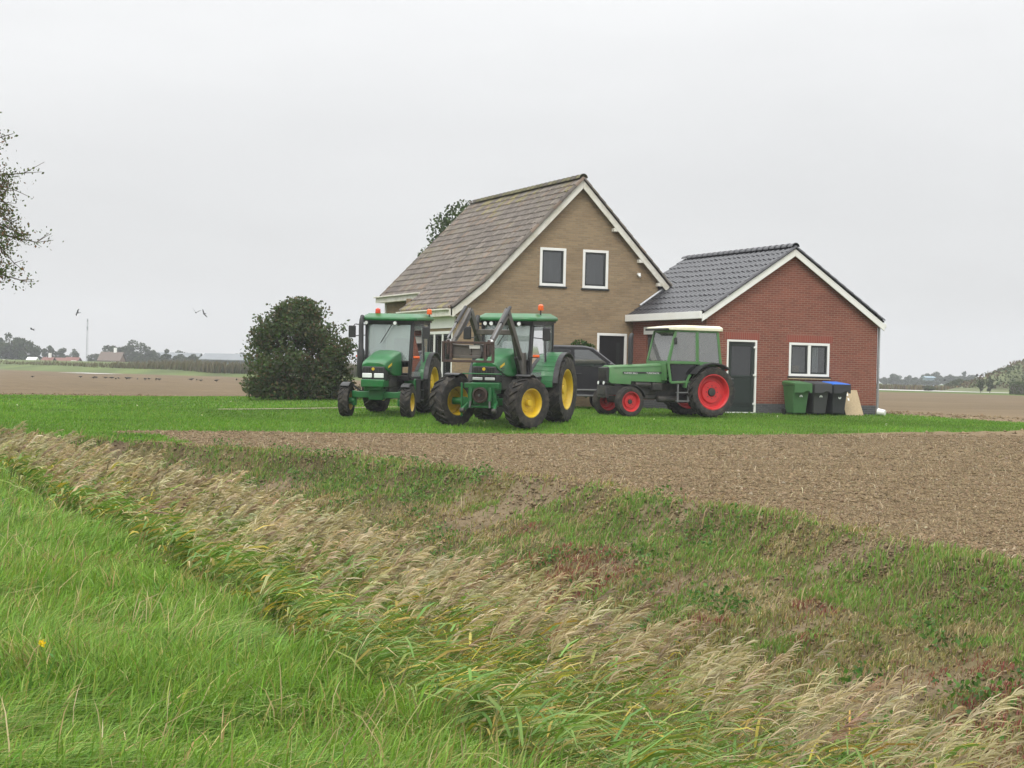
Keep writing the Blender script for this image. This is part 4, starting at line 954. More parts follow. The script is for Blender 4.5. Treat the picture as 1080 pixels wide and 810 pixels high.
    b = MB(); b.tube([(2.26, .06, 1.43), (2.26, .06, 1.6), (2.26, .06, 2.2), (2.24, .06, 2.30), (2.2, .06, 2.34)], [.06, .075, .075, .06, .05], 12); b.build('exhaust_pipe', M['black'], root)
    b = MB(); b.box((-.46, .78, 1.38), (.04, .1, .07)); b.build('tail_light', M['beaconred'], root)
    return root
fen = old_tractor()
xw, yw_ = 23.54, 43.86
X_ = xw * math.cos(AL) - yw_ * math.sin(AL); D_ = xw * math.sin(AL) + yw_ * math.cos(AL)
locate(fen, X_, D_, R(66.5), 2.60)

# ---------------- black van between the tractors and the house
def van():
    root = empty('van', (0, 0, 0)); tag(root, 'black passenger van parked before the tan house, half hidden by the tractors', 'van')
    hw = .93
    prof = [(.06, .42), (.0, .75), (.02, 1.3), (.16, 1.90), (.32, 1.96), (2.6, 1.97), (2.95, 1.92), (3.95, 1.22), (4.60, 1.0), (4.82, .82), (4.86, .42)]
    secs = []
    for y, ins, dzz in ((-hw, 0, 0), (hw, 0, 0)): pass
    def sec(y, k):
        # tumblehome: narrow above the belt line is handled by y per point
        return [(x, y * (1 - .13 * max(0, (z - 1.25) / .72)), z) for x, z in prof]
    b = MB(); n = len(prof); a_, c_ = sec(-hw, 0), sec(hw, 0)
    b.add(a_ + c_, [tuple(range(n)), tuple(range(2 * n - 1, n - 1, -1))] + [(i, n + i, n + (i + 1) % n, (i + 1) % n) for i in range(n)])
    body = b.build('body', M['van'], root, bevel=.05, seg=3)
    yy = lambda z, s: s * (hw * (1 - .13 * max(0, (z - 1.25) / .72)) + .004)
    for s in (1, -1):
        def win(nm, pts, m_):
            b = MB(); p4 = [(x, yy(z, s), z) for x, z in pts]; b.add(p4, [tuple(range(len(p4)))]); o = b.build(nm, M[m_], root, smooth=0)
            so_ = o.modifiers.new('thick', 'SOLIDIFY'); so_.thickness = .008; so_.offset = 0
        win('side_window', [(.3, 1.33), (1.08, 1.33), (1.08, 1.84), (.36, 1.84)], 'tinted'); win('side_window', [(1.14, 1.33), (2.18, 1.33), (2.18, 1.84), (1.14, 1.84)], 'tinted')
        win('front_window', [(2.30, 1.33), (3.52, 1.33), (2.92, 1.76), (2.78, 1.84), (2.30, 1.84)], 'carglass')
        
        for gx_, zq, hq in ((2.24, .98, .9), (3.4, .85, .7), (1.1, .98, .9)):
            b = MB(); b.box((gx_, yy(.9, s), zq), (.012, .006, hq)); b.build('door_gap', M['sash'], root)
        b = MB(); b.box((2.4, yy(1.1, s) + s * .012, 1.1), (.2, .03, .04)); b.build('door_handle', M['van'], root, bevel=.008)
        b = MB(); b.box((2.4, yy(.6, s), .62), (2.9, .03, .05)); b.build('side_trim', M['trim'], root, bevel=.01)
        b = MB(); b.box((2.4, yy(.6, s), .45), (2.9, .05, .05)); b.build('side_trim', M['trim'], root, bevel=.01)
        b = MB(); b.box((3.42, s * (hw + .12), 1.36), (.12, .2, .2)); b.build('wing_mirror', M['van'], root, bevel=.04)
        b = MB(); b.box((4.74, s * .66, .86), (.2, .34, .16)); b.build('headlight', M['lamp'], root, bevel=.03)
        b = MB(); b.box((.01, s * .80, 1.15), (.05, .14, .4)); b.build('tail_light', M['beaconred'], root, bevel=.02)
    b = MB(); pane(b, [(3.90, -.78, 1.262), (3.90, .78, 1.262), (3.02, .72, 1.885), (3.02, -.72, 1.885)], .01); b.build('windscreen', M['carglass'], root, smooth=0)
    W_ = wheel(root, .33, .2, .21, M['zinc'], .02, .03, 24, .01, 5, smallrib=True); put(W_, (.95, .80, .33))
    for x, s in ((.95, -1), (3.95, 1), (3.95, -1)): put(copy_tree(W_, root), (x, s * .80, .33), 0 if s > 0 else PI)
    return root
vn = van()
vx, vy = 18.85, 48.2
vn.location = (vx, vy, float(land_z(np.array(vx + 2), np.array(vy))) - .02); vn.rotation_euler = (0, 0, R(0))

# ------------------------------------------------------------------ things around the buildings
def xat(px, y):
    k = (px - 540) / FPX
    return y * (k * math.cos(AL) + math.sin(AL)) / (math.cos(AL) - k * math.sin(AL))
def gz(x, y): return float(land_z(np.array(float(x)), np.array(float(y))))
def bin_(px, y, m, lidm, label):
    x = xat(px, y); root = empty('wheelie_bin', (x, y, gz(x, y)), R(random.uniform(-2, 2))); tag(root, label, 'wheelie bin', 'bins in a row under the garage window')
    # front faces -y; body tapers downward
    sec = lambda z, w, d0, d1: [(-w, d0, z), (w, d0, z), (w, d1, z), (-w, d1, z)]
    b = MB(); loft(b, [sec(.06, .22, -.22, .26), sec(.5, .25, -.27, .30), sec(.78, .272, -.31, .33), sec(.92, .285, -.33, .35)]); body = b.build('body', m, root, bevel=.03)
    b = MB(); b.box((0, .0, .925), (.60, .72, .045)); b.build('rim', m, root, bevel=.015)
    b = MB(); loft(b, [[(-.31, -.40, .952), (.31, -.40, .952), (.31, .36, .952), (-.31, .36, .952)], [(-.30, -.40, .985), (.30, -.40, .985), (.30, .36, 1.03), (-.30, .36, 1.03)], [(-.25, -.33, 1.0), (.25, -.33, 1.0), (.25, .30, 1.06), (-.25, .30, 1.06)]]); lid = b.build('lid', lidm, root, bevel=.012)
    # apron of the lid with its half-round grip notch
    n = 10; pts = [(-.305, .975), (-.305, .70), (.02, .70)] + [(.02 + .11 - .11 * math.cos(PI * i / n), .70 + .06 * math.sin(PI * i / n)) for i in range(1, n)] + [(.24, .70), (.305, .70), (.305, .975)]
    b = MB(); b.prism(pts, -.425, -.395, 'y'); b.build('lid_apron', m, lid)
    b = MB(); b.tube([(-.24, .42, 1.0), (.24, .42, 1.0)], .018, 8); b.box((-.2, .39, .98), (.03, .07, .05)); b.box((.2, .39, .98), (.03, .07, .05)); b.build('handle', m, root)
    for s in (1, -1):
        b = MB(); b.lathe([(.001, -.02), (.10, -.02), (.10, .02), (.001, .02)], 16, T=Matrix.Translation((s * .26, .26, .10)) @ Matrix.Rotation(PI / 2, 4, 'Z')); b.build('wheel', M['black'], root)
    # pale round logo on the front
    n = 12; arc = [(.055 * math.cos(PI * i / n), .055 * math.sin(PI * i / n)) for i in range(n + 1)] + [(.03 * math.cos(PI * (n - i) / n), .028 * math.sin(PI * (n - i) / n) - .02) for i in range(n + 1)]
    b = MB(); sgn = -1 if lidm is M['binblue'] else 1
    b.prism([(q[0], .575 + sgn * q[1]) for q in arc], -.004, .004, 'y', T=Matrix.Translation((.0, -.286, 0)) @ Matrix.Rotation(0, 4, 'X')); b.build('emblem', M['lamp'], body)
bin_(840, 45.25, M['bingreen'], M['bingreen'], 'green wheelie bin left of the two dark bins under the garage window')
bin_(861, 45.28, M['bingrey'], M['bingrey'], 'grey wheelie bin between the green and the blue-lidded bins')
bin_(880.5, 45.30, M['bindark'], M['binblue'], 'black wheelie bin with a blue lid beside the chipboard sheet')
x = xat(902.5, 45.35)
b = MB(); b.box((0, 0, .44), (.66, .018, .88)); bo = b.build('chipboard_sheet', M['board'], None, loc=(x, 45.36, gz(x, 45.4) + .005)); bo.rotation_euler = (R(-26), 0, R(3))
tag(bo, 'tan sheet of chipboard leaning on the red garage wall', 'board')
for zq, s_ in ((.72, 1), (.55, .8)):
    b = MB(); b.add([(-.12, -.0115, zq - .04), (-.06, -.0115, zq - .05), (-.055, -.0115, zq + .045), (-.115, -.0115, zq + .05)], [(0, 1, 2, 3)])
    b.build('white_mark', M['white'], bo, smooth=0)
x = xat(930.5, 45.5)
bk = empty('bucket', (x, 45.5, gz(x, 45.5) + .16), R(35)); bk.scale = (.72,) * 3; bk.location.z -= .045; tag(bk, 'white bucket lying on its side at the garage corner', 'bucket')
b = MB(); T = Matrix.Rotation(R(6), 4, 'X'); b.lathe([(.001, -.16), (.12, -.16), (.125, -.15), (.155, .15), (.165, .15), (.165, .17), (.148, .17), (.115, -.14), (.001, -.14)], 24, T=T); b.build('pail', M['white'], bk)
b = MB(); b.tube([(.15 * math.cos(t), .15 + .0, .15 * math.sin(t) - .0) if False else (.165 * math.cos(t), .16 + .06 * math.sin(t), .165 * math.sin(t)) for t in np.linspace(0, PI, 12)], .006, 5); b.build('handle', M['zinc'], bk)

# ------------------------------------------------------------------ trees and shrubs
def blobs_surface(centers, radii, n, r, inner=.35):
    """points in the outer shell of a union of ellipsoids"""
    centers = np.asarray(centers, float); radii = np.asarray(radii, float)
    vol = radii[:, 0] * radii[:, 1]; idx = r.choice(len(centers), n, p=vol / vol.sum())
    d = r.normal(size=(n, 3)); d /= np.linalg.norm(d, axis=1, keepdims=True)
    rad = (inner + (1 - inner) * r.random((n, 1)) ** .45)
    return centers[idx] + d * radii[idx] * rad
def tree_trunk(root, H, rad, limbs, name='trunk'):
    b = MB(); b.tube([(0, 0, -.2), (.03 * H, .01 * H, H * .5), (.0, .0, H)], [rad, rad * .75, rad * .35], 9)
    for (z0_, tip) in limbs:
        tip = Vector(tip); p = Vector((0, 0, z0_)); m_ = p.lerp(tip, .5) + Vector((0, 0, .12 * (tip - p).length)); b.tube([p, m_, tip], [rad * .45, rad * .28, rad * .08], 6)
    return b.build(name, M['bark'], root)
def broad_tree(name, label, cat, loc, H, cw, n, leaf, cols, seed, z0f=.28, m='leaf', group=None, nblob=22, trunk=True, gap=.0, probs=None, cw2=None):
    r = np.random.default_rng(seed); root = empty(name, loc); tag(root, label, cat, group)
    cz = H * (z0f + 1) / 2; rz = H * (1 - z0f) / 2
    cs, rs = [], []
    for i in range(nblob):
        d = r.normal(size=3); d /= np.linalg.norm(d); k = r.uniform(.45, .86)
        c = np.array([d[0] * cw * k, d[1] * (cw2 or cw) * k, cz + d[2] * rz * k]); q = r.uniform(.22, .42)
        cs.append(c); rs.append([cw * q, cw * q, min(cw, rz) * q * .85])
    if gap < .5: cs.append(np.array([0, 0, cz])); rs.append([cw * .55, (cw2 or cw) * .55, rz * .6])
    P = blobs_surface(cs, rs, n, r)
    P = P[P[:, 2] > H * z0f * .25]
    # light and dark clumps: each clump its own leaf tint
    tint = 0.75 + .5 * fbm(P[:, 0] * 2.2 / cw + 50, P[:, 2] * 2.2 / cw + P[:, 1], seed, 3)[:, None]
    a = Acc(); leaves(a, P, leaf * r.uniform(.7, 1.3, len(P)), pick(cols, probs or [1] * len(cols), len(P), .16, .06, r) * tint, r)
    if trunk:
        tree_trunk(root, H * .75, max(.05, H * .022), [(H * r.uniform(.25, .5), tuple(c * .85)) for c in cs[:9]])
    a.build('crown', M[m], root); return root

# big dark shrub left of the tractors
sx, sy = at(315, 60.5)
def shrub():
    r = np.random.default_rng(4); root = empty('shrub', (sx, sy, gz(sx, sy))); tag(root, 'big round dark leafy shrub standing alone on the lawn', 'shrub')
    cs, rs = [], []
    for i in range(85):
        t = r.uniform(0, 2 * PI); zz = r.uniform(.06, 1) ** .9; prof = np.interp(zz, [0, .15, .45, .7, .88, 1], [1.85, 1.95, 1.88, 1.5, .9, .3])
        k = r.uniform(.55, .95); cs.append((prof * k * math.cos(t), prof * k * math.sin(t), 3.25 * zz)); rs.append((.48, .48, .42))
    for i in range(26):
        t = 2 * PI * i / 26; cs.append((1.5 * math.cos(t) * r.uniform(.75, 1.08), 1.5 * math.sin(t) * r.uniform(.75, 1.08), r.uniform(.2, .5))); rs.append((.45, .45, .38))
    cs += [(0, 0, 1.2), (0, 0, 2.2)]; rs += [(1.5, 1.5, 1.2), (1.0, 1.0, .9)]
    P = blobs_surface(cs, rs, 24000, r, .3); P = P[P[:, 2] > .03]
    tips = []
    for i in range(70):      # shoots that stick out of the outline
        t = r.uniform(0, 2 * PI); zz = r.uniform(.35, 1.0); prof = np.interp(zz, [0, .45, .7, .88, 1], [1.95, 1.95, 1.6, 1.0, .35])
        p = np.array([prof * math.cos(t), prof * math.sin(t), 3.3 * zz]); d = np.array([math.cos(t), math.sin(t), .9 + r.uniform(-.3, .5)]); d /= np.linalg.norm(d)
        for q in np.linspace(0, r.uniform(.25, .5), 9): tips.append(p + d * q + r.normal(0, .05, 3))
    P = np.concatenate([P, np.array(tips)])
    a = Acc(); tint = .7 + .6 * fbm(P[:, 0] * 1.4, P[:, 2] * 1.4 + P[:, 1] * 1.1, 9, 3)[:, None]
    leaves(a, P, .125 * r.uniform(.7, 1.3, len(P)), pick([(.05, .080, .026), (.07, .105, .034), (.082, .082, .034), (.105, .078, .04)], [4, 3, 2, 1.0], len(P), .18, .08, r) * tint, r, .62)
    a.build('foliage', M['leaf'], root)
    b = MB()
    for i in range(9):
        t = r.uniform(0, 2 * PI); b.tube([(.2 * math.cos(t), .2 * math.sin(t), -.1), (.6 * math.cos(t), .6 * math.sin(t), 1.2), (1.1 * math.cos(t + .3), 1.1 * math.sin(t + .3), 2.3)], [.05, .035, .015], 6)
    b.build('stems', M['bark'], root)
shrub()
tx, ty = at(522, 80)
broad_tree('tree', 'leafy green tree showing behind the left slope of the house roof', 'tree', (tx, ty, 0), 9.3, 3.8, 23000, .19, [(.04, .068, .018), (.055, .09, .024), (.03, .048, .015)], 31, .3, nblob=38, gap=0)
wx_, wy_ = xat(614, 50.25), 50.25
broad_tree('wall_shrub', 'bushy green shrub against the tan house wall behind the black van', 'shrub', (wx_, wy_, gz(wx_, wy_)), 2.32, .52, 1800, .09, [(.05, .10, .022), (.035, .07, .018)], 12, .02, trunk=False)
# roadside tree whose branch ends reach in from the left
def edge_tree():
    r = np.random.default_rng(21); X0, Y0 = at(-94, 26.3); root = empty('roadside_tree', (X0, Y0, gz(X0, Y0))); tag(root, 'tree at the left edge with thin twigs and browning leaves', 'tree')
    b = MB(); b.tube([(0, 0, -.2), (.05, .05, 1.5), (0, .1, 3.0), (.05, 0, 4.4), (.02, .02, 5.1)], [.16, .13, .11, .06, .02], 9)
    leafP = []
    for i in range(64):
        t = r.uniform(0, 2 * PI) if i > 26 else -AL + r.normal(0, .55)
        z0_ = r.uniform(3.0, 4.85); L_ = r.uniform(1.0, 1.95) * (1 - .12 * abs(z0_ - 3.8)); el = r.uniform(-.15, .35)
        p = np.array([0, 0, z0_]); pts = [p]; d = np.array([math.cos(t), math.sin(t), el]); d /= np.linalg.norm(d)
        for s_ in range(5):
            d = d + r.normal(0, .16, 3) - np.array([0, 0, .07]); d /= np.linalg.norm(d); pts.append(pts[-1] + d * L_ / 5)
        b.tube([tuple(q) for q in pts], [.035, .026, .02, .015, .011, .007], 5)
        for s_ in range(1, 6):
            for k in range(4 if s_ > 2 else 3):
                e = r.normal(size=3); e[2] += .25; e /= np.linalg.norm(e); q0 = pts[s_] ; q1 = q0 + (e * .7 + d * .6) * r.uniform(.12, .32); b.tube([tuple(q0), tuple(q1)], [.008, .004], 4)
                dens = 26 if s_ < 5 else 8
                if r.random() < .82:
                    leafP.append(q0 + (q1 - q0) * r.uniform(.3, 1.1, (dens, 1)) + r.normal(0, .075, (dens, 3)))
    b.build('trunk', M['bark'], root)
    P = np.concatenate(leafP); a = Acc(); leaves(a, P, .052 * r.uniform(.6, 1.3, len(P)), pick([(.08, .115, .03), (.06, .085, .025), (.13, .085, .035)], [4, 3, 2], len(P), .2, .08, r), r, .65)
    a.build('crown', M['leaf'], root)
edge_tree()

# ------------------------------------------------------------------ grass, reeds, clods (nobody could count them)
WIND = np.array([math.cos(AL), -math.sin(AL)])
def inview(P, m=280, top=None):
    X, D = camspace(P); px = 540 + FPX * X / np.maximum(D, .1); py = hzy(px) + FPX * (EYE - P[:, 2]) / np.maximum(D, .1)
    return (D > 3.5) & (px > -m) & (px < 1080 + m) & (py < 810 + 1.4 * m + 260)
def scatter(x0, x1, y0, y1, dens, r=rng):
    n = int((x1 - x0) * (y1 - y0) * dens); x = r.uniform(x0, x1, n); y = r.uniform(y0, y1, n)
    P = np.stack([x, y, np.zeros(n)], 1); P = P[inview(P)]; P[:, 2] = land_z(P[:, 0], P[:, 1]); return P
def wind_lean(n, lo, hi, spread=.35, r=rng):
    k = r.uniform(lo, hi, (n, 1)); return WIND[None] * k + r.normal(0, spread, (n, 2)) * .6
# long grass of the verge
a = Acc()
for (y0, y1, dens, w_) in ((3.0, 9.5, 5200, .0062), (9.5, 15, 2600, .008), (15, 24, 1200, .011), (24, 44, 420, .018)):
    P = scatter(-9 if y0 > 9 else -3, 4, y0, y1, dens); P = P[P[:, 0] < reed_line(P[:, 1]) - .85 + rng.normal(0, .16, len(P))]
    P = P[P[:, 0] > -1.6 - (P[:, 1] > 20) * 8]
    n = len(P); k = fbm(P[:, 0] * 1.1, P[:, 1] * 1.1, 81, 3); k2 = fbm(P[:, 0] * .45, P[:, 1] * .45, 83, 3)
    P[:, 2] -= .02
    C = pick([(.155, .285, .045), (.195, .325, .07), (.11, .215, .036), (.27, .32, .09), (.42, .35, .18)], [4, 3, 2.8, 1.2, .25], n, .16, .06)
    dry = (k > .56) & (rng.random(n) < .22); C[dry] = pick([(.32, .26, .13), (.25, .21, .10), (.2, .2, .07)], [1, 1, 1], dry.sum(), .2)
    th = fbm(P[:, 0] * 2.2, P[:, 1] * 2.2, 85, 2)[:, None]
    swirl = np.stack([fbm(P[:, 0] * .9, P[:, 1] * .9, 87, 2) - .5, fbm(P[:, 0] * .9 + 30, P[:, 1] * .9, 89, 2) - .5], 1) * 1.5
    blades(a, P, rng.uniform(.09, .29, n) * (.55 + .9 * th[:, 0]), w_ * rng.uniform(.7, 1.4, n), wind_lean(n, .1, .7, .75) + swirl * 1.3, C, C * np.array([1.15, 1.08, 1.0]))
for (y0, y1, dens, w_) in ((3.0, 9.5, 70, .005), (9.5, 15, 40, .007), (15, 24, 18, .01)):      # matted dead thatch and taller seeding stems
    P = scatter(-3, 4, y0, y1, dens); P = P[P[:, 0] < reed_line(P[:, 1]) - 1.0]; P = P[(fbm(P[:, 0] * 1.3, P[:, 1] * 1.3, 88, 3) > .53)]; n = len(P); P[:, 2] += rng.uniform(.02, .10, n)
    blades(a, P, rng.uniform(.12, .34, n), w_ * rng.uniform(.6, 1.2, n), rng.normal(0, .75, (n, 2)) + WIND[None] * .4, pick([(.44, .37, .2), (.36, .29, .15), (.28, .27, .10)], [2, 2, 1.5], n, .15, .05))
    P = scatter(-3, 4, y0, y1, dens * .12); P = P[P[:, 0] < reed_line(P[:, 1]) - .9]; n = len(P)
    blades(a, P, rng.uniform(.3, .5, n), w_ * .8, wind_lean(n, .2, .6, .3), pick([(.25, .26, .10), (.40, .33, .18)], [1, 1], n, .15, .05))
    P = scatter(-3, 4, y0, y1, dens * 1.2); P = P[(P[:, 0] < reed_line(P[:, 1]) - .9) & (fbm(P[:, 0] * .9, P[:, 1] * .9, 90, 2) > .52)]; n = len(P)
    blades(a, P, rng.uniform(.12, .22, n), w_ * 3.6, rng.normal(0, .8, (n, 2)), pick([(.10, .22, .05), (.14, .26, .06), (.08, .16, .04)], [1, 1, 1], n, .15, .05))
tag(a.build('verge_grass', M['grass']), kind='stuff')
# reeds in the ditch
def reeds():
    r = np.random.default_rng(5); a = Acc()
    rows = []
    for (y0, y1, dens) in ((2.6, 9, 92), (9, 16, 74), (16, 34, 50), (34, 46, 26)):
        n = int((y1 - y0) * 2.3 * dens); y = r.uniform(y0, y1, n); off = r.uniform(-1.15, 1.15, n); rows.append(np.stack([reed_line(y) + off, y, off], 1))
    Q = np.concatenate(rows); P = np.stack([Q[:, 0], Q[:, 1], land_z(Q[:, 0], Q[:, 1])], 1); k = inview(P, 240); P = P[k]; off = Q[k, 2]; n = len(P)
    clump = fbm(P[:, 0] * 1.1, P[:, 1] * 1.1, 91, 3); D = camspace(P)[1]
    top = -.04 + .22 * sstep(off, -1.2, -.2) - .42 * sstep(off, .15, 1.1) + .30 * (clump - .5) + r.normal(0, .09, n)
    top += np.interp(P[:, 1], [4, 9, 14, 24, 34], [.0, -.06, -.04, .0, .05])
    h = np.maximum(top - P[:, 2], .35)
    lean = WIND[None] * r.uniform(.12, .34, (n, 1)) + r.normal(0, .07, (n, 2)); l3 = np.concatenate([lean, np.zeros((n, 1))], 1); H = h[:, None]; up = np.array([[0, 0, 1.]])
    def pt(f): return P + H * (up * f * (1 - .10 * f) + l3 * f ** 2)
    wsc = np.clip(D / 9, .8, 2.2)
    side = np.stack([np.full(n, math.cos(AL)), np.full(n, -math.sin(AL)), np.zeros(n)], 1)
    yel = fbm(P[:, 0] * .8 + 7, P[:, 1] * .8, 93, 3)
    Cs = pick([(.16, .18, .06), (.24, .21, .09), (.11, .15, .045)], [1, 1, 1], n, .15, .05, r)
    ribbons(a, pt(0), pt(.35), pt(.7), pt(1.0), .007 * wsc, side, Cs)
    for j in range(9):
        f = r.uniform(.22, .98, n)[:, None]; B = P + H * (up * f * (1 - .10 * f) + l3 * f ** 2)
        az = np.arctan2(WIND[1], WIND[0]) + r.normal(0, .75, n); dr_ = np.stack([np.cos(az), np.sin(az), np.zeros(n)], 1)
        L_ = (r.uniform(.20, .46, n) * (1.05 - .35 * f[:, 0]))[:, None]; rise = r.uniform(.25, .75, (n, 1)); droop = r.uniform(.1, .5, (n, 1))
        P1 = B + dr_ * L_ * .33 + up * L_ * rise * .36; P2 = B + dr_ * L_ * .70 + up * L_ * (rise * .55 - droop * .15); P3 = B + dr_ * L_ * 1.02 + up * L_ * (rise * .55 - droop * .55)
        C = pick([(.12, .22, .05), (.165, .27, .065), (.25, .29, .08), (.46, .38, .09), (.46, .37, .2)], [4, 3, 1.4, .5, .7], n, .16, .05, r)
        yy_ = (r.random(n) < np.clip((yel - .42) * 1.6, .05, .42)); C[yy_] = pick([(.42, .35, .06), (.40, .27, .07), (.34, .30, .14)], [2, 1, 1.5], yy_.sum(), .15, .05, r)
        ct = C.copy(); tp = r.random(n) < .35; ct[tp] = ct[tp] * .4 + np.array([.36, .27, .12]) * .6
        sd = np.cross(dr_, up) + r.normal(0, .35, (n, 3)) + up * .25
        ribbons(a, B, P1, P2, P3, r.uniform(.010, .019, n) * np.clip(wsc, .9, 1.6), sd, C, ct)
    # plumes
    has = r.random(n) < np.clip(.02 + .52 * sstep(off, -.75, .25) + (clump - .5) * .7 + np.interp(P[:, 1], [6, 9, 13], [-.12, 0, .2]), .05, .96)
    T = pt(1.0)[has]; lm = l3[has]; m = len(T); dm = D[has]
    axd = up * .72 + lm * 1.9 + r.normal(0, .10, (m, 3)); axd /= np.linalg.norm(axd, axis=1, keepdims=True)
    AL_ = r.uniform(.14, .27, (m, 1)); w3 = np.array([[WIND[0], WIND[1], 0]])
    pc = pick([(.38, .325, .20), (.46, .395, .26), (.32, .265, .16), (.27, .20, .14)], [3, 2, 2, .6], m, .12, .05, r)
    for j in range(26):
        f = r.random((m, 1)) ** .8; B = T + axd * AL_ * f * .9 + w3 * (AL_ * f ** 2 * .35)
        dd_ = axd * .75 + w3 * r.uniform(.2, .95, (m, 1)) + r.normal(0, .30, (m, 3)); dd_ /= np.linalg.norm(dd_, axis=1, keepdims=True)
        L_ = r.uniform(.05, .125, (m, 1)) * (1.1 - .45 * f)
        P1 = B + dd_ * L_ * .4; P2 = B + dd_ * L_ * .75 - up * L_ * .06 + w3 * L_ * .08; P3 = B + dd_ * L_ - up * L_ * .24 + w3 * L_ * .18
        ribbons(a, B, P1, P2, P3, r.uniform(.0055, .011, m) * np.clip(dm / 10, .7, 1.7), r.normal(size=(m, 3)), pc * r.uniform(.8, 1.2, (m, 1)))
    return a.build('reed_bed', M['reed'])
tag(reeds(), kind='stuff')
# rough growth on the far bank of the ditch
def bank_growth():
    r = np.random.default_rng(8); a = Acc()
    for (y0, y1, dens, ws) in ((4, 12, 3000, .85), (12, 20, 1900, 1.1), (20, 37, 900, 1.6)):
        n = int((y1 - y0) * 8 * dens); y = r.uniform(y0, y1, n); x = reed_line(y) + r.uniform(.5, 8.2, n); e = bank_edge(x, y); k = x < e + .25 + r.normal(0, .12, n); x = x[k]; y = y[k]; e = e[k]
        P = np.stack([x, y, land_z(x, y)], 1); k = inview(P); P = P[k]; e = e[k]; n = len(P)
        q = (P[:, 0] - reed_line(P[:, 1]) - .9) / np.maximum(e - reed_line(P[:, 1]) - .9, .5)
        bare = fbm(P[:, 0] * 1.0 + 9, P[:, 1] * 1.0, 71); gn = fbm(P[:, 0] * .9, P[:, 1] * .9, 61); rd = fbm(P[:, 0] * .8 + 3, P[:, 1] * .8, 95, 3); ol = fbm(P[:, 0] * 1.6, P[:, 1] * 1.6, 97, 3)
        keep = r.random(n) < np.clip(1.25 - 5 * np.maximum(bare - .55, 0) - (q > .97) * .35 - .35 * (ol < .36), .12, 1); 
        P = P[keep]; q = q[keep]; gn = gn[keep]; rd = rd[keep]; ol = ol[keep]; n = len(P)
        C = pick([(.20, .20, .055), (.23, .19, .075), (.36, .29, .16), (.135, .185, .05), (.15, .09, .05)], [3, 2.6, 2.2, 2.6, .8], n, .2, .07, r)
        g = (gn > .53) & (r.random(n) < np.clip((gn - .50) * 4 + .25 * (q > .6), 0, .5))
        st = (fbm(P[:, 0] * 1.4 + 4, P[:, 1] * 1.4, 119, 3) > .55) & (r.random(n) < .7)
        C[st] = pick([(.38, .32, .18), (.30, .25, .13), (.22, .20, .085)], [2, 2, 1], st.sum(), .15, .05, r); g = g & ~st; C[g] = pick([(.12, .22, .04), (.165, .255, .06), (.09, .165, .035)], [2, 2, 1], g.sum(), .15, .05, r)
        edge = (q > .80) & (q < 1.0) & (gn > .34) & (r.random(n) < .72); C[edge] = pick([(.12, .23, .04), (.17, .26, .06), (.27, .23, .11)], [2, 2, 1], edge.sum(), .15, .05, r)
        rd = rd + .05 * (P[:, 1] < 14)
        red = (rd > .49) & (P[:, 1] < 20) & (q < .8) & (r.random(n) < np.clip((rd - .47) * 8, 0, .6)); C[red] = pick([(.23, .075, .062), (.17, .06, .045), (.25, .14, .09)], [2, 2, 1], red.sum(), .15, .05, r)
        hh = r.uniform(.03, .085, n) * (.5 + 1.0 * ol) * np.where(g, 1.3, 1.0) * np.where(edge, 1.5, 1.0)
        blades(a, P - np.array([0, 0, .01]), hh, .0085 * ws * r.uniform(.6, 1.5, n), wind_lean(n, .0, .55, .6, r), C, C * 1.08, r=r)
    # dry stalks and low broad-leaved weeds
    n = 4200; y = r.uniform(4, 34, n); x = reed_line(y) + r.uniform(.6, 7, n); k = x < bank_edge(x, y) + .3; P = np.stack([x, y, land_z(x, y)], 1)[k]; P = P[inview(P)]; n = len(P)
    blades(a, P, r.uniform(.08, .26, n), .006 * np.clip(camspace(P)[1] / 9, 1, 2.2), wind_lean(n, .2, .8, .5, r), pick([(.36, .29, .17), (.27, .20, .12), (.2, .12, .08)], [2, 2, 1], n, .15, .05, r), r=r)
    n = 900; y = r.uniform(5, 33, n); x = reed_line(y) + r.uniform(1.2, 7.5, n); k = (x < bank_edge(x, y) + .35) & (fbm(x * .6, y * .6, 99, 3) > .46); P = np.stack([x, y, land_z(x, y)], 1)[k]; P = P[inview(P)]
    L_ = np.repeat(P, 42, 0); L_ = L_ + r.normal(0, 1, L_.shape) * np.array([.12, .12, .05]) + np.array([0, 0, .06])
    leaves(a, L_, .045 * r.uniform(.6, 1.4, len(L_)), pick([(.07, .15, .03), (.10, .19, .045), (.05, .10, .025)], [2, 2, 1], len(L_), .15, .06, r), r)
    return a.build('bank_vegetation', M['grass'])
tag(bank_growth(), kind='stuff')
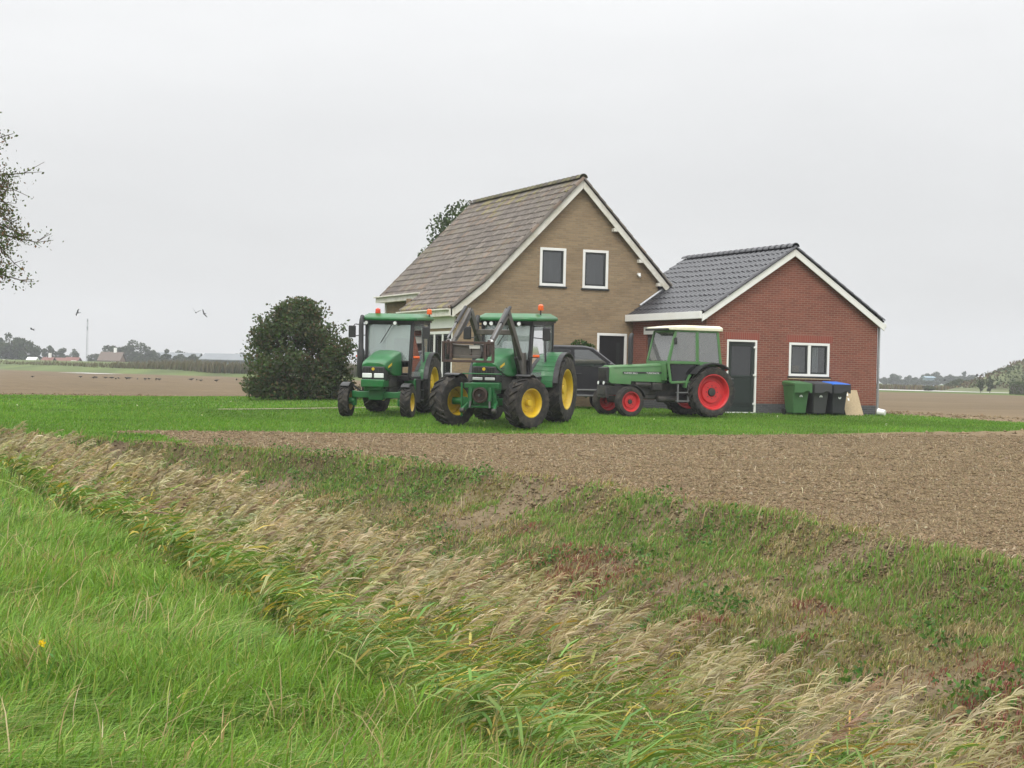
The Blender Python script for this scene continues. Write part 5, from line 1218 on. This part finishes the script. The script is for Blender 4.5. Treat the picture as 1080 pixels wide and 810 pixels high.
# mown lawn round the buildings
def lawn_grass():
    r = np.random.default_rng(14); a = Acc()
    for (y0, y1, dens, w_) in ((31, 44, 330, .013), (44, 50, 200, .017), (50, 75, 70, .028)):
        P = scatter(-28, 40, y0, y1, dens, r); P = P[zone(P[:, 0], P[:, 1]) == 3]
        inside = ((P[:, 0] > xe) & (P[:, 0] < xr) & (P[:, 1] > HY) & (P[:, 1] < HB)) | ((P[:, 0] > gx0) & (P[:, 0] < gx1) & (P[:, 1] > GY) & (P[:, 1] < GBK)) | ((abs(P[:, 1] - 48.4) < .5) & (P[:, 0] > 10.5) & (P[:, 0] < 24.5))
        P = P[~inside]; n = len(P); kk = fbm(P[:, 0] * .5, P[:, 1] * .5, 101, 3)[:, None]
        C = pick([(.10, .215, .022), (.125, .24, .028), (.08, .175, .019), (.19, .24, .05)], [4, 3, 2, .6], n, .14, .05, r) * (.62 + .76 * kk)
        blades(a, P - np.array([0, 0, .01]), r.uniform(.045, .095, n) * (.7 + .6 * kk[:, 0]), w_ * r.uniform(.7, 1.3, n), wind_lean(n, 0, .5, .6, r), C, C * 1.1, r=r)
    return a.build('lawn_grass', M['grass'])
tag(lawn_grass(), kind='stuff')
def lawn_flowers():
    r = np.random.default_rng(15); P = scatter(-15, 36, 34, 58, .03, r); P = P[zone(P[:, 0], P[:, 1]) == 3]; a = Acc()
    L_ = np.repeat(P, 5, 0) + r.normal(0, .012, (len(P) * 5, 3)) + np.array([0, 0, .085]); leaves(a, L_, .035, pick([(.7, .7, .62), (.65, .6, .3)], [3, 1], len(L_), .08, .03, r), r); return a.build('lawn_daisies', M['leaf'])
tag(lawn_flowers(), kind='stuff')
# clods, stubble and stones of the bare field
def clods():
    r = np.random.default_rng(17); base = np.array([[1, 0, 0], [-1, 0, 0], [0, 1, 0], [0, -1, 0], [0, 0, 1], [0, 0, -1]], float); F_ = np.array([[0, 2, 4], [2, 1, 4], [1, 3, 4], [3, 0, 4], [2, 0, 5], [1, 2, 5], [3, 1, 5], [0, 3, 5]])
    a = Acc()
    for (y0, y1, dens, s0) in ((8, 17, 1700, .0125), (17, 26, 700, .0165), (26, 37, 260, .021), (37, 78, 9, .045)):
        P = scatter(3, 40, y0, y1, dens, r); e = bank_edge(P[:, 0], P[:, 1]); P = P[(zone(P[:, 0], P[:, 1]) == 2) | ((P[:, 0] > e - .5) & (P[:, 0] < e) & (r.random(len(P)) < .6)) | ((P[:, 0] < e) & (P[:, 0] > reed_line(P[:, 1]) + 1.5) & (r.random(len(P)) < .22))]; n = len(P)
        P[:, 2] += np.where(P[:, 0] > bank_edge(P[:, 0], P[:, 1]), soil_dz(P[:, 0], P[:, 1]), 0)
        sz = s0 * np.minimum(r.lognormal(0, .42, n), 2.3)[:, None, None] * r.uniform(.6, 1.3, (n, 6, 1)); V = base[None] * sz * np.array([1, 1, .62]) + r.normal(0, .2, (n, 6, 3)) * sz
        th = r.uniform(0, PI, n); c, s_ = np.cos(th)[:, None], np.sin(th)[:, None]; V = np.stack([V[..., 0] * c - V[..., 1] * s_, V[..., 0] * s_ + V[..., 1] * c, V[..., 2]], -1) + P[:, None] + np.array([0, 0, .004])
        C = pick([(.182, .134, .078), (.205, .155, .092), (.15, .109, .063), (.27, .22, .15)], [4, 3, 2, .25], n, .12, .03, r)
        k = (np.arange(n) * 6)[:, None, None]; a.put(V.reshape(-1, 3), None, (k + F_[None]).reshape(-1, 3), np.repeat(C, 6, 0))
    P = scatter(5, 38, 9, 37, 5, r); P = P[zone(P[:, 0], P[:, 1]) == 2]; n = len(P)   # bits of straw
    P[:, 2] += .03; blades(a, P, r.uniform(.05, .14, n), .009, r.normal(0, .7, (n, 2)), pick([(.42, .36, .24), (.3, .24, .15)], [1, 1], n, .12, .03, r), r=r)
    return a.build('soil_clods', M['ground'])
tag(clods(), kind='stuff')
# single plants one can point at
def weed(name, label, cat, px, D, stems, leafcol, hgt, leafn, m='grass', flower=None):
    r = np.random.default_rng(int(px)); x, y = at(px, D); root = empty(name, (x, y, gz(x, y))); tag(root, label, cat); a = Acc(); n = stems
    B = np.zeros((n, 3)) + r.normal(0, .03, (n, 3)) * np.array([1, 1, 0]); ln = wind_lean(n, .15, .4, .2, r)
    blades(a, B, hgt * r.uniform(.75, 1.1, n), .012, ln, pick([leafcol], [1], n, .1, .04, r), r=r)
    L_ = r.uniform(0, 1, (leafn, 1)); k = r.integers(0, n, leafn); Q = B[k] + np.concatenate([ln[k] * L_ ** 2 * hgt * .8, L_ * hgt * .88], 1) + r.normal(0, .018, (leafn, 3)) ; leaves(a, Q, .03, pick([leafcol], [1], leafn, .25, .08, r), r)
    a.build('stems', M[m], root)
    if flower:
        f = Acc(); Q = np.array([[0, 0, hgt]]) + r.normal(0, .006, (40, 3)); leaves(f, Q, .013, pick([flower], [1], 40, .1, .04, r), r); f.build('flower', M['leaf'], root)
weed('dock_plant', 'dark brown seeding dock standing up among the pale reeds', 'plant', 166, 14.5, 5, (.10, .045, .025), .75, 420)
weed('dandelion', 'small yellow dandelion flower in the roadside grass', 'flower', 50, 7.1, 3, (.08, .17, .035), .30, 6, flower=(.75, .55, .02))

# ------------------------------------------------------------------ the far country
def zat(px, py, D): return EYE + (hzy(px) - py) / FPX * D
FG = [(.045, .065, .022), (.06, .08, .028), (.035, .05, .018)]
def far_tree(px, ytop, wpx, D, label, seed, tall=False, group='far trees left of the farm'):
    x, y = at(px, D); H = max(1.5, zat(px, ytop, D)); cw = wpx * (1 if tall else 1.22) / 2 / FPX * D
    broad_tree('tree', label, 'tree', (x, y, 0), H, cw, 2400, max(.36, cw * .15), FG, seed, -.05 if not tall else .05, m='farleaf', nblob=16, group=group)
LT = [(-12, 351, 34, 430, 'wide hazy tree at the far left end of the row'), (9, 350, 30, 440, 'tallest rounded hazy tree in the clump at the left edge'), (26, 353, 24, 430, 'hazy round tree on the right of the left edge clump'),
      (37, 366, 15, 450, 'low hazy tree just right of the left edge clump'), (50, 359, 13, 470, 'narrow upright hazy tree above the red roofs'), (64, 365, 13, 480, 'small hazy tree right of the narrow upright one'),
      (76, 367, 13, 490, 'small hazy tree just left of the thin mast'), (99, 372, 13, 500, 'low hazy tree just right of the thin mast'), (111, 371, 13, 480, 'low hazy tree left of the broad crowned pair'),
      (119, 358, 24, 460, 'left one of the broad crowned hazy pair'), (134, 358, 26, 460, 'right one of the broad crowned hazy pair'), (150, 364, 24, 450, 'dense round hazy tree right of the broad crowned pair'),
      (163, 367, 16, 450, 'hazy tree at the left end of the pale long shed'), (174, 368, 11, 420, 'dark hazy tree before the pale long shed, nearest its left end'), (187, 371, 14, 420, 'dark hazy tree before the middle of the pale long shed'),
      (196, 368, 22, 520, 'hazy tree rising behind the middle of the pale long shed'), (204, 374, 14, 420, 'dark hazy tree before the right end of the pale long shed'), (215, 374, 13, 430, 'low hazy tree between the long shed and the grey barn'),
      (226, 374, 13, 520, 'low hazy tree behind the left end of the grey barn'), (241, 373, 10, 520, 'low hazy tree behind the middle of the grey barn roof'), (255, 370, 16, 520, 'hazy tree behind the right end of the grey barn')]
LT += [(60, 375, 40, 500, 'low hazy thicket behind the red roofs'), (160, 374, 46, 500, 'low hazy thicket around the left end of the pale long shed'), (205, 377, 40, 430, 'low hazy thicket before the right end of the long shed')]
for i, q in enumerate(LT): far_tree(*q, 200 + i)
RT_ = [(932, 397, 13, 640, 'hazy tree nearest the garage corner on the right'), (944, 394, 14, 640, 'second hazy round tree right of the garage corner'), (957, 396, 10, 660, 'small hazy round tree standing free right of the garage'), (967, 398, 12, 640, 'lowest hazy tree left of the pale blue shed'),
       (976, 393, 15, 640, 'broad hazy tree left of the pale blue shed'), (986, 393, 15, 680, 'broad hazy tree right of the pale blue shed'), (997, 396, 13, 640, 'hazy tree before the pointed one'), (1006, 394, 14, 660, 'hazy tree left of the pointed one'), (1016.5, 389, 5, 640, 'tall pointed hazy tree on the right'), (1025, 395, 14, 660, 'hazy tree right of the pointed one')]
RT_ += [(979, 401.3, 24, 600, 'low hazy shrub line at the foot of the pale blue shed'), (950, 399, 26, 660, 'low hazy thicket between the round trees right of the garage'), (1012, 398, 30, 680, 'low hazy thicket at the foot of the pointed tree')]
for i, q in enumerate(RT_): far_tree(*q, 300 + i, tall=(q[0] == 1016.5), group='far trees right of the garage')
for i, (px, yt, wp, D, lb) in enumerate([(1002, 401, 16, 330, 'left one of the low bushes before the mound'), (1014, 399.5, 18, 330, 'middle one of the low bushes before the mound'), (1027, 400, 14, 320, 'right one of the low bushes before the mound'), (1034, 397, 9, 262, 'slim young tree beside the right hand field'), (1044, 396, 10, 258, 'taller young tree nearest the mound'), (980, 407, 18, 275, 'low brown bush at the edge of the pale road')]):
    x, y = at(px, D); H = zat(px, yt, D); broad_tree('bush', lb, 'bush', (x, y, 0), H, wp / 2 / FPX * D, 1100, .3, [(.06, .085, .025), (.09, .09, .035), (.05, .07, .02)], 400 + i, .02, m='farleaf', nblob=14, group='bushes beside the right hand field')
# overgrown mound at the right edge
M['mound'] = mat('rough_grass_mound', (.10, .115, .045), .95, var=.4, scale=.25)
mx_, my_ = at(1105, 285)
n = 40; vs = []; fs = []
for i in range(n + 1):
    for j in range(n + 1):
        u_, v_ = i / n * 2 - 1, j / n * 2 - 1; rr = math.hypot(u_, v_); hgt = 5.4 * (1 - float(sstep(np.array(rr), .05, 1.0))); hgt *= .85 + .3 * float(fbm(np.array(u_ * 3.), np.array(v_ * 3.), 7))
        vs.append((mx_ + (u_ * math.cos(AL) + v_ * math.sin(AL)) * 20, my_ + (-u_ * math.sin(AL) + v_ * math.cos(AL)) * 16, hgt - .05))
for i in range(n):
    for j in range(n): k = i * (n + 1) + j; fs.append((k, k + 1, k + n + 2, k + n + 1))
tag(MB().add(vs, fs).build('mound', M['mound'], smooth=180), kind='structure')
def mound_growth():
    r = np.random.default_rng(77); V = np.array(vs); P = V[r.integers(0, len(V), 9000)] + r.normal(0, .35, (9000, 3)) * np.array([1, 1, .25]); P = P[(P[:, 2] > .5)]
    a = Acc(); k = fbm(P[:, 0] * .22, P[:, 1] * .22, 111, 3); C = np.where((k > .52)[:, None], pick([(.05, .068, .02), (.04, .056, .016)], [1, 1], len(P), .2, .08, r), pick([(.13, .10, .05), (.10, .065, .036), (.075, .078, .03)], [1, 1, 1], len(P), .2, .08, r))
    leaves(a, P + np.array([0, 0, .25]), .5, C, r); return a.build('mound_growth', M['farleaf'])
tag(mound_growth(), kind='stuff')
# clipped hedge block beside it
hx, hy_ = at(1078, 232)
def hedge():
    r = np.random.default_rng(78); n = 2600; P = r.uniform(-1, 1, (n, 3)); f = r.integers(0, 3, n); P[np.arange(n), f] = np.sign(P[np.arange(n), f]) * r.uniform(.9, 1.02, n); P = P * np.array([.75, 3.5, .85]) + np.array([0, 0, .85]); P = P[P[:, 2] > 0]
    a = Acc(); leaves(a, P, .22, pick([(.06, .085, .02), (.045, .065, .018)], [1, 1], len(P), .15, .06, r), r); root = empty('hedge', (hx, hy_, 0), -AL); tag(root, 'clipped green hedge block at the right edge of the far field', 'hedge'); a.build('foliage', M['farleaf'], root)
    b = MB(); b.box((0, 0, .7), (1.2, 6.6, 1.3)); b.build('inner_twigs', M['bark'], root)
hedge()
# reed belt along the dike
def reed_belt():
    r = np.random.default_rng(80); a = Acc(); n = 15000; t = r.uniform(0, 1, n); px = -20 + 300 * t
    Xs = [q[0] for q in line]; Ds = [q[1] for q in line]; X = r.uniform(-130, 5, n); D = np.interp(X, Xs, Ds) - r.uniform(1.0, 7.0, n); k = np.interp(X, [-130, -60, -45, -30, 5], [.35, .5, .9, 1, 1]); keep = r.random(n) < k; X = X[keep]; D = D[keep]; k = k[keep]; n = len(X)
    x = X * math.cos(AL) + D * math.sin(AL); y = -X * math.sin(AL) + D * math.cos(AL); P = np.stack([x, y, np.zeros(n)], 1); kk = fbm(X * .18, D * .18, 113, 3)
    blades(a, P, r.uniform(1.2, 2.0, n) * (.55 + .7 * k) * (.75 + .5 * kk), .17, wind_lean(n, .0, .35, .3, r), pick([(.085, .08, .034), (.07, .08, .028), (.11, .095, .05), (.05, .065, .022)], [2, 2, 2, 1], n, .15, .05, r), pick([(.14, .115, .07), (.12, .11, .05)], [1, 1], n, .12, .05, r), r=r)
    X = r.uniform(58, 110, 3500); D = 300 + r.uniform(-4, 4, 3500); P = np.stack([X * math.cos(AL) + D * math.sin(AL), -X * math.sin(AL) + D * math.cos(AL), 0 * X], 1)
    blades(a, P, r.uniform(.6, 1.1, 3500), .2, wind_lean(3500, 0, .3, .3, r), pick([(.15, .12, .06), (.12, .12, .05), (.12, .08, .05)], [1, 1, 1], 3500, .15, .05, r), r=r)
    return a.build('far_reeds', M['grass'])
tag(reed_belt(), kind='stuff')
# low grass rise beyond the road on the right
# farm buildings
M['shedroof'] = mat('pale_shed_roof', (.15, .165, .175), .6, var=.08, scale=.3); M['shedwall'] = mat('grey_shed_wall', (.20, .22, .23), .8, var=.1, scale=.3); M['barnwall'] = mat('blue_grey_barn_wall', (.10, .13, .15), .8)
M['redroof'] = mat('red_tiles', (.16, .06, .045), .85, var=.15, scale=1); M['paleblue'] = mat('pale_blue_sheet', (.26, .36, .43), .6); M['brownroof'] = mat('brown_tiles', (.11, .08, .06), .85); M['brickfar'] = mat('far_brick', (.24, .15, .11), .9)
def shed(name, label, cat, px0, px1, ytop, D, eave_f, wm, rm, door=None, chimney=False, depth=12, rot=0, gable=False):
    x, y = at((px0 + px1) / 2, D); W_ = (px1 - px0) / FPX * D; H = zat((px0 + px1) / 2, ytop, D); he = H * eave_f; root = empty(name, (x, y, 0), -AL + rot); tag(root, label, cat)
    hw, hd = W_ / 2, depth / 2
    b = MB()
    if gable: b.prism([(-hw, 0), (hw, 0), (hw, he), (0, H - .05), (-hw, he)], -hd, hd, 'y')
    else: b.prism([(-hd, 0), (hd, 0), (hd, he), (0, H - .05), (-hd, he)], -hw, hw, 'x')
    b.build('wall', wm, root, smooth=0)
    e = .5; sl = (H - he) / (hw if gable else hd)
    for s in (1, -1):
        b = MB()
        if gable: b.hexa([(s * (hw + e), -hd - e, he - sl * e), (0, -hd - e, H), (0, hd + e, H), (s * (hw + e), hd + e, he - sl * e), (s * (hw + e), -hd - e, he - sl * e + .2), (0, -hd - e, H + .2), (0, hd + e, H + .2), (s * (hw + e), hd + e, he - sl * e + .2)])
        else: b.hexa([(-hw - e, s * (hd + e), he - sl * e), (hw + e, s * (hd + e), he - sl * e), (hw + e, 0, H), (-hw - e, 0, H), (-hw - e, s * (hd + e), he - sl * e + .2), (hw + e, s * (hd + e), he - sl * e + .2), (hw + e, 0, H + .2), (-hw - e, 0, H + .2)])
        b.build('roof', rm, root, smooth=0)
    if door:
        b = MB(); b.box((door[0] * hw, -hd - .06, door[2] / 2), (door[1], .08, door[2])); b.build('door', M['white'], root, smooth=0)
    if chimney:
        b = MB(); b.box((hw * .3, 0, H + .5), (.7, .7, 1.6)); b.build('chimney', M['white'], root, smooth=0)
shed('barn', 'low wide barn with a pale grey roof left of the big shrub', 'barn', 218, 268, 374, 400, .66, M['barnwall'], M['shedroof'], (.35, 1.6, 1.6), depth=16)
shed('long_shed', 'long pale grey shed behind dark hazy trees', 'shed', 155, 210, 372.5, 470, .62, M['shedwall'], M['shedroof'], (-.75, 1.6, 2.6), depth=14)
shed('farmhouse', 'brown roofed farmhouse before the broad crowned hazy trees', 'house', 108, 128, 372, 440, .5, M['brickfar'], M['brownroof'], (.5, 1.2, 1.8), True, depth=8)
shed('farmhouse', 'small red roofed house left of the narrow upright hazy tree', 'house', 47, 55, 377.5, 440, .5, M['brickfar'], M['redroof'], None, True, depth=7)
shed('farmhouse', 'wider red roofed house between the narrow tree and the mast', 'house', 58, 68, 378, 450, .5, M['brickfar'], M['redroof'], None, False, depth=7)
shed('farmhouse', 'red roofed house nearest to the thin mast', 'house', 71, 82, 377.5, 450, .5, M['brickfar'], M['redroof'], (.8, 1.4, 1.8), False, depth=7)
shed('outbuilding', 'small bright white outbuilding at the foot of the left edge trees', 'shed', 31, 37, 377.5, 400, .6, M['white'], M['white'], None, depth=4)
shed('outbuilding', 'pale blue shed among the hazy trees on the right', 'shed', 975, 983, 397.5, 610, .9, M['paleblue'], M['paleblue'], None, depth=6)
# lattice mast
mxp, myp = at(91, 600); H = zat(91, 336, 600)
mast = empty('mast', (mxp, myp, 0)); tag(mast, 'thin grey lattice mast above the far trees', 'mast')
b = MB()
for k in range(3):
    t = 2 * PI * k / 3; b.tube([(.42 * math.cos(t), .42 * math.sin(t), 0), (.2 * math.cos(t), .2 * math.sin(t), H)], .05, 5)
for i in range(18):
    z = H * i / 18; r_ = .42 - .22 * i / 18; q = [(r_ * math.cos(2 * PI * k / 3), r_ * math.sin(2 * PI * k / 3), z + (i + k) % 2 * H / 18) for k in range(4)]; b.tube(q, .03, 4)
b.build('lattice', M['zinc'], mast)
b = MB(); b.box((0, 0, H * .80), (.5, .5, 1.2)); b.build('antenna', M['zinc'], mast)
b = MB(); b.box((0, 0, H * .96), (.4, .4, .8)); b.build('antenna', M['zinc'], mast)
# birds
M['crow'] = mat('dark_feathers', (.012, .011, .011), .7)
def bird_mesh(fly, k=1.0):
    b = MB(); pr = [(-.30, .02, .004), (-.22, .055, .0), (-.08, .085, 0), (.06, .085, .01), (.14, .06, .03), (.19, .05, .05), (.235, .035, .05), (.25, .012, .048), (.30, .004, .043)]
    loft(b, [[(x, rr * math.cos(t), z + rr * .9 * math.sin(t)) for t in np.linspace(0, 2 * PI, 9)[:-1]] for x, rr, z in pr])
    b.hexa([(-.46, -.06, -.012), (-.26, -.03, -.012), (-.26, .03, -.012), (-.46, .06, -.012), (-.46, -.06, .012), (-.26, -.03, .012), (-.26, .03, .012), (-.46, .06, .012)])
    if fly is not None:
        for s in (1, -1):
            a0, a1 = fly
            p = [(.12, s * .05, .03), (-.10, s * .05, .03), (.16, s * .30, .03 + .25 * a0), (-.10, s * .30, .03 + .25 * a0), (.0, s * .62, .03 + .25 * a0 + .32 * a1), (-.12, s * .60, .03 + .25 * a0 + .30 * a1)]
            v_ = p + [(x, y, z + .015) for x, y, z in p]; b.add(v_, [(0, 2, 3, 1), (2, 4, 5, 3), (6, 7, 9, 8), (8, 9, 11, 10), (0, 6, 8, 2), (2, 8, 10, 4), (1, 3, 9, 7), (3, 5, 11, 9), (4, 10, 11, 5)])
    else:
        for s in (1, -1): b.tube([(.0, s * .04, -.05), (-.01, s * .04, -.17), (.05, s * .04, -.175)], .012, 4)
    o = b.build('bird', M['crow'], None, smooth=60); return o
fb = [(34, 398), (85, 398.2), (99, 399.2), (101.5, 399), (111.5, 399.2), (118, 399.5), (122, 400.2), (125, 399.5), (133.5, 400.2), (136, 399.8), (145, 400.3), (153, 400.9), (157, 400.6), (164.5, 401.2), (168, 401.2), (202, 401.3), (207.5, 401.3), (212, 402), (228, 402.5), (249.5, 401.5)]
stand = None
for i, (px, py) in enumerate(fb):
    D = EYE * FPX / (py - hzy(px)) * .97; x, y = at(px, D)
    o = bird_mesh(None) if stand is None else stand.copy()
    if stand is None: stand = o
    else: COL.objects.link(o)
    k = random.uniform(.6, .9); o.location = (x, y, gz(x, y) + .175 * k); o.scale = (k, k, k); o.rotation_euler = (0, random.uniform(-.15, .3), random.uniform(0, 6.28))
    tag(o, 'dark bird feeding on the bare field left of the shrub', 'bird', 'birds feeding on the bare field')
for px, py, D, rz, roll, fly, lb in ((32.5, 347.3, 150, 2.6, .3, (.3, -.3), 'flying bird low over the far left trees'), (80.5, 330, 150, 3.6, .9, (.5, -.1), 'flying bird above and left of the mast top'), (205, 329.8, 140, 1.2, .2, (1.0, .6), 'left one of the two dark birds flying close together'), (213.5, 331, 140, 2.0, 1.0, (.3, .1), 'right one of the two dark birds flying close together'), (1030, 396.3, 160, 2.8, .3, (.6, -.5), 'dark bird flying low before the mound'), (996, 401, 190, 2.6, .2, (.2, -.2), 'dark bird flying low left of the mound, lower than the other')):
    x, y = at(px, D); o = bird_mesh(fly); o.location = (x, y, zat(px, py, D)); o.rotation_euler = (roll, .1, rz); o.scale = (.62,) * 3; tag(o, lb, 'bird', 'birds in flight')
SKY_TOP, SUN_E, HAZE, EXPO = 27.0, 1.5, 0.0005, 0.0

# ------------------------------------------------------------------ sky, light, air
w = bpy.data.worlds.new('World'); S.world = w; w.use_nodes = True
nt = w.node_tree; N = nt.nodes; L = nt.links; N.clear()
out = N.new('ShaderNodeOutputWorld'); bg = N.new('ShaderNodeBackground'); L.new(bg.outputs[0], out.inputs[0])
bg.inputs['Strength'].default_value = 0.1
sky = N.new('ShaderNodeTexSky'); sky.sky_type = 'NISHITA'; sky.sun_disc = False
SUN_EL, SUN_AZ = R(48), R(222)     # azimuth measured clockwise from +Y; behind the left shoulder of the camera
sky.sun_elevation = SUN_EL; sky.sun_rotation = SUN_AZ
tc = N.new('ShaderNodeTexCoord'); sep = N.new('ShaderNodeSeparateXYZ'); L.new(tc.outputs['Generated'], sep.inputs[0])
mr = N.new('ShaderNodeMapRange'); mr.interpolation_type = 'SMOOTHSTEP'; mr.inputs['From Min'].default_value = 0.02; mr.inputs['From Max'].default_value = 0.95
mr.inputs['To Min'].default_value = 7.75; mr.inputs['To Max'].default_value = SKY_TOP
L.new(sep.outputs['Z'], mr.inputs['Value'])
mp = N.new('ShaderNodeMapping'); mp.inputs['Scale'].default_value = (1.2, 1.2, 4.5); L.new(tc.outputs['Generated'], mp.inputs[0])
nz = N.new('ShaderNodeTexNoise'); nz.inputs['Scale'].default_value = 2.2; nz.inputs['Detail'].default_value = 6; nz.inputs['Roughness'].default_value = .5; L.new(mp.outputs[0], nz.inputs['Vector'])
m2 = N.new('ShaderNodeMapRange'); m2.inputs['From Min'].default_value = .3; m2.inputs['From Max'].default_value = .7; m2.inputs['To Min'].default_value = .94; m2.inputs['To Max'].default_value = 1.06; L.new(nz.outputs['Fac'], m2.inputs['Value'])
ml = N.new('ShaderNodeMath'); ml.operation = 'MULTIPLY'; L.new(mr.outputs[0], ml.inputs[0]); L.new(m2.outputs[0], ml.inputs[1])
sc = N.new('ShaderNodeVectorMath'); sc.operation = 'SCALE'; sc.inputs[0].default_value = (.993, .997, 1.0); L.new(ml.outputs[0], sc.inputs['Scale'])
mx = N.new('ShaderNodeMixRGB'); mx.inputs[0].default_value = .04; L.new(sc.outputs[0], mx.inputs[1]); L.new(sky.outputs[0], mx.inputs[2])
L.new(mx.outputs[0], bg.inputs['Color'])
sun = bpy.data.lights.new('sun', 'SUN'); sun.energy = SUN_E; sun.angle = R(22); sun.color = (1, .96, .9)
so = bpy.data.objects.new('sun', sun); COL.objects.link(so)
d = Vector((math.sin(SUN_AZ) * math.cos(SUN_EL), math.cos(SUN_AZ) * math.cos(SUN_EL), math.sin(SUN_EL)))
so.rotation_euler = (-d).to_track_quat('-Z', 'Y').to_euler(); so.location = (0, 0, 40)
if HAZE:
    m, nt2, N2, L2 = nodes('air'); o2 = N2.new('ShaderNodeOutputMaterial'); pv = N2.new('ShaderNodeVolumePrincipled')
    pv.inputs['Color'].default_value = (.93, .96, 1, 1); pv.inputs['Density'].default_value = HAZE; pv.inputs['Anisotropy'].default_value = .2
    L2.new(pv.outputs[0], o2.inputs['Volume'])
    hz = MB().box((110, 400, 14.5), (1640, 1000, 37)).build('haze', m, smooth=0); tag(hz, kind='stuff')
S.view_settings.view_transform = 'Standard'; S.view_settings.look = 'None'; S.view_settings.gamma = 1; S.view_settings.exposure = EXPO
S.view_settings.use_curve_mapping = False
S.render.engine = 'CYCLES'
cy = S.cycles; cy.use_denoising = True; cy.max_bounces = 6; cy.diffuse_bounces = 3; cy.glossy_bounces = 3; cy.transparent_max_bounces = 16; cy.transmission_bounces = 4; cy.volume_bounces = 0
cy.use_adaptive_sampling = True; cy.adaptive_threshold = 0.02
cy.sample_clamp_indirect = 4
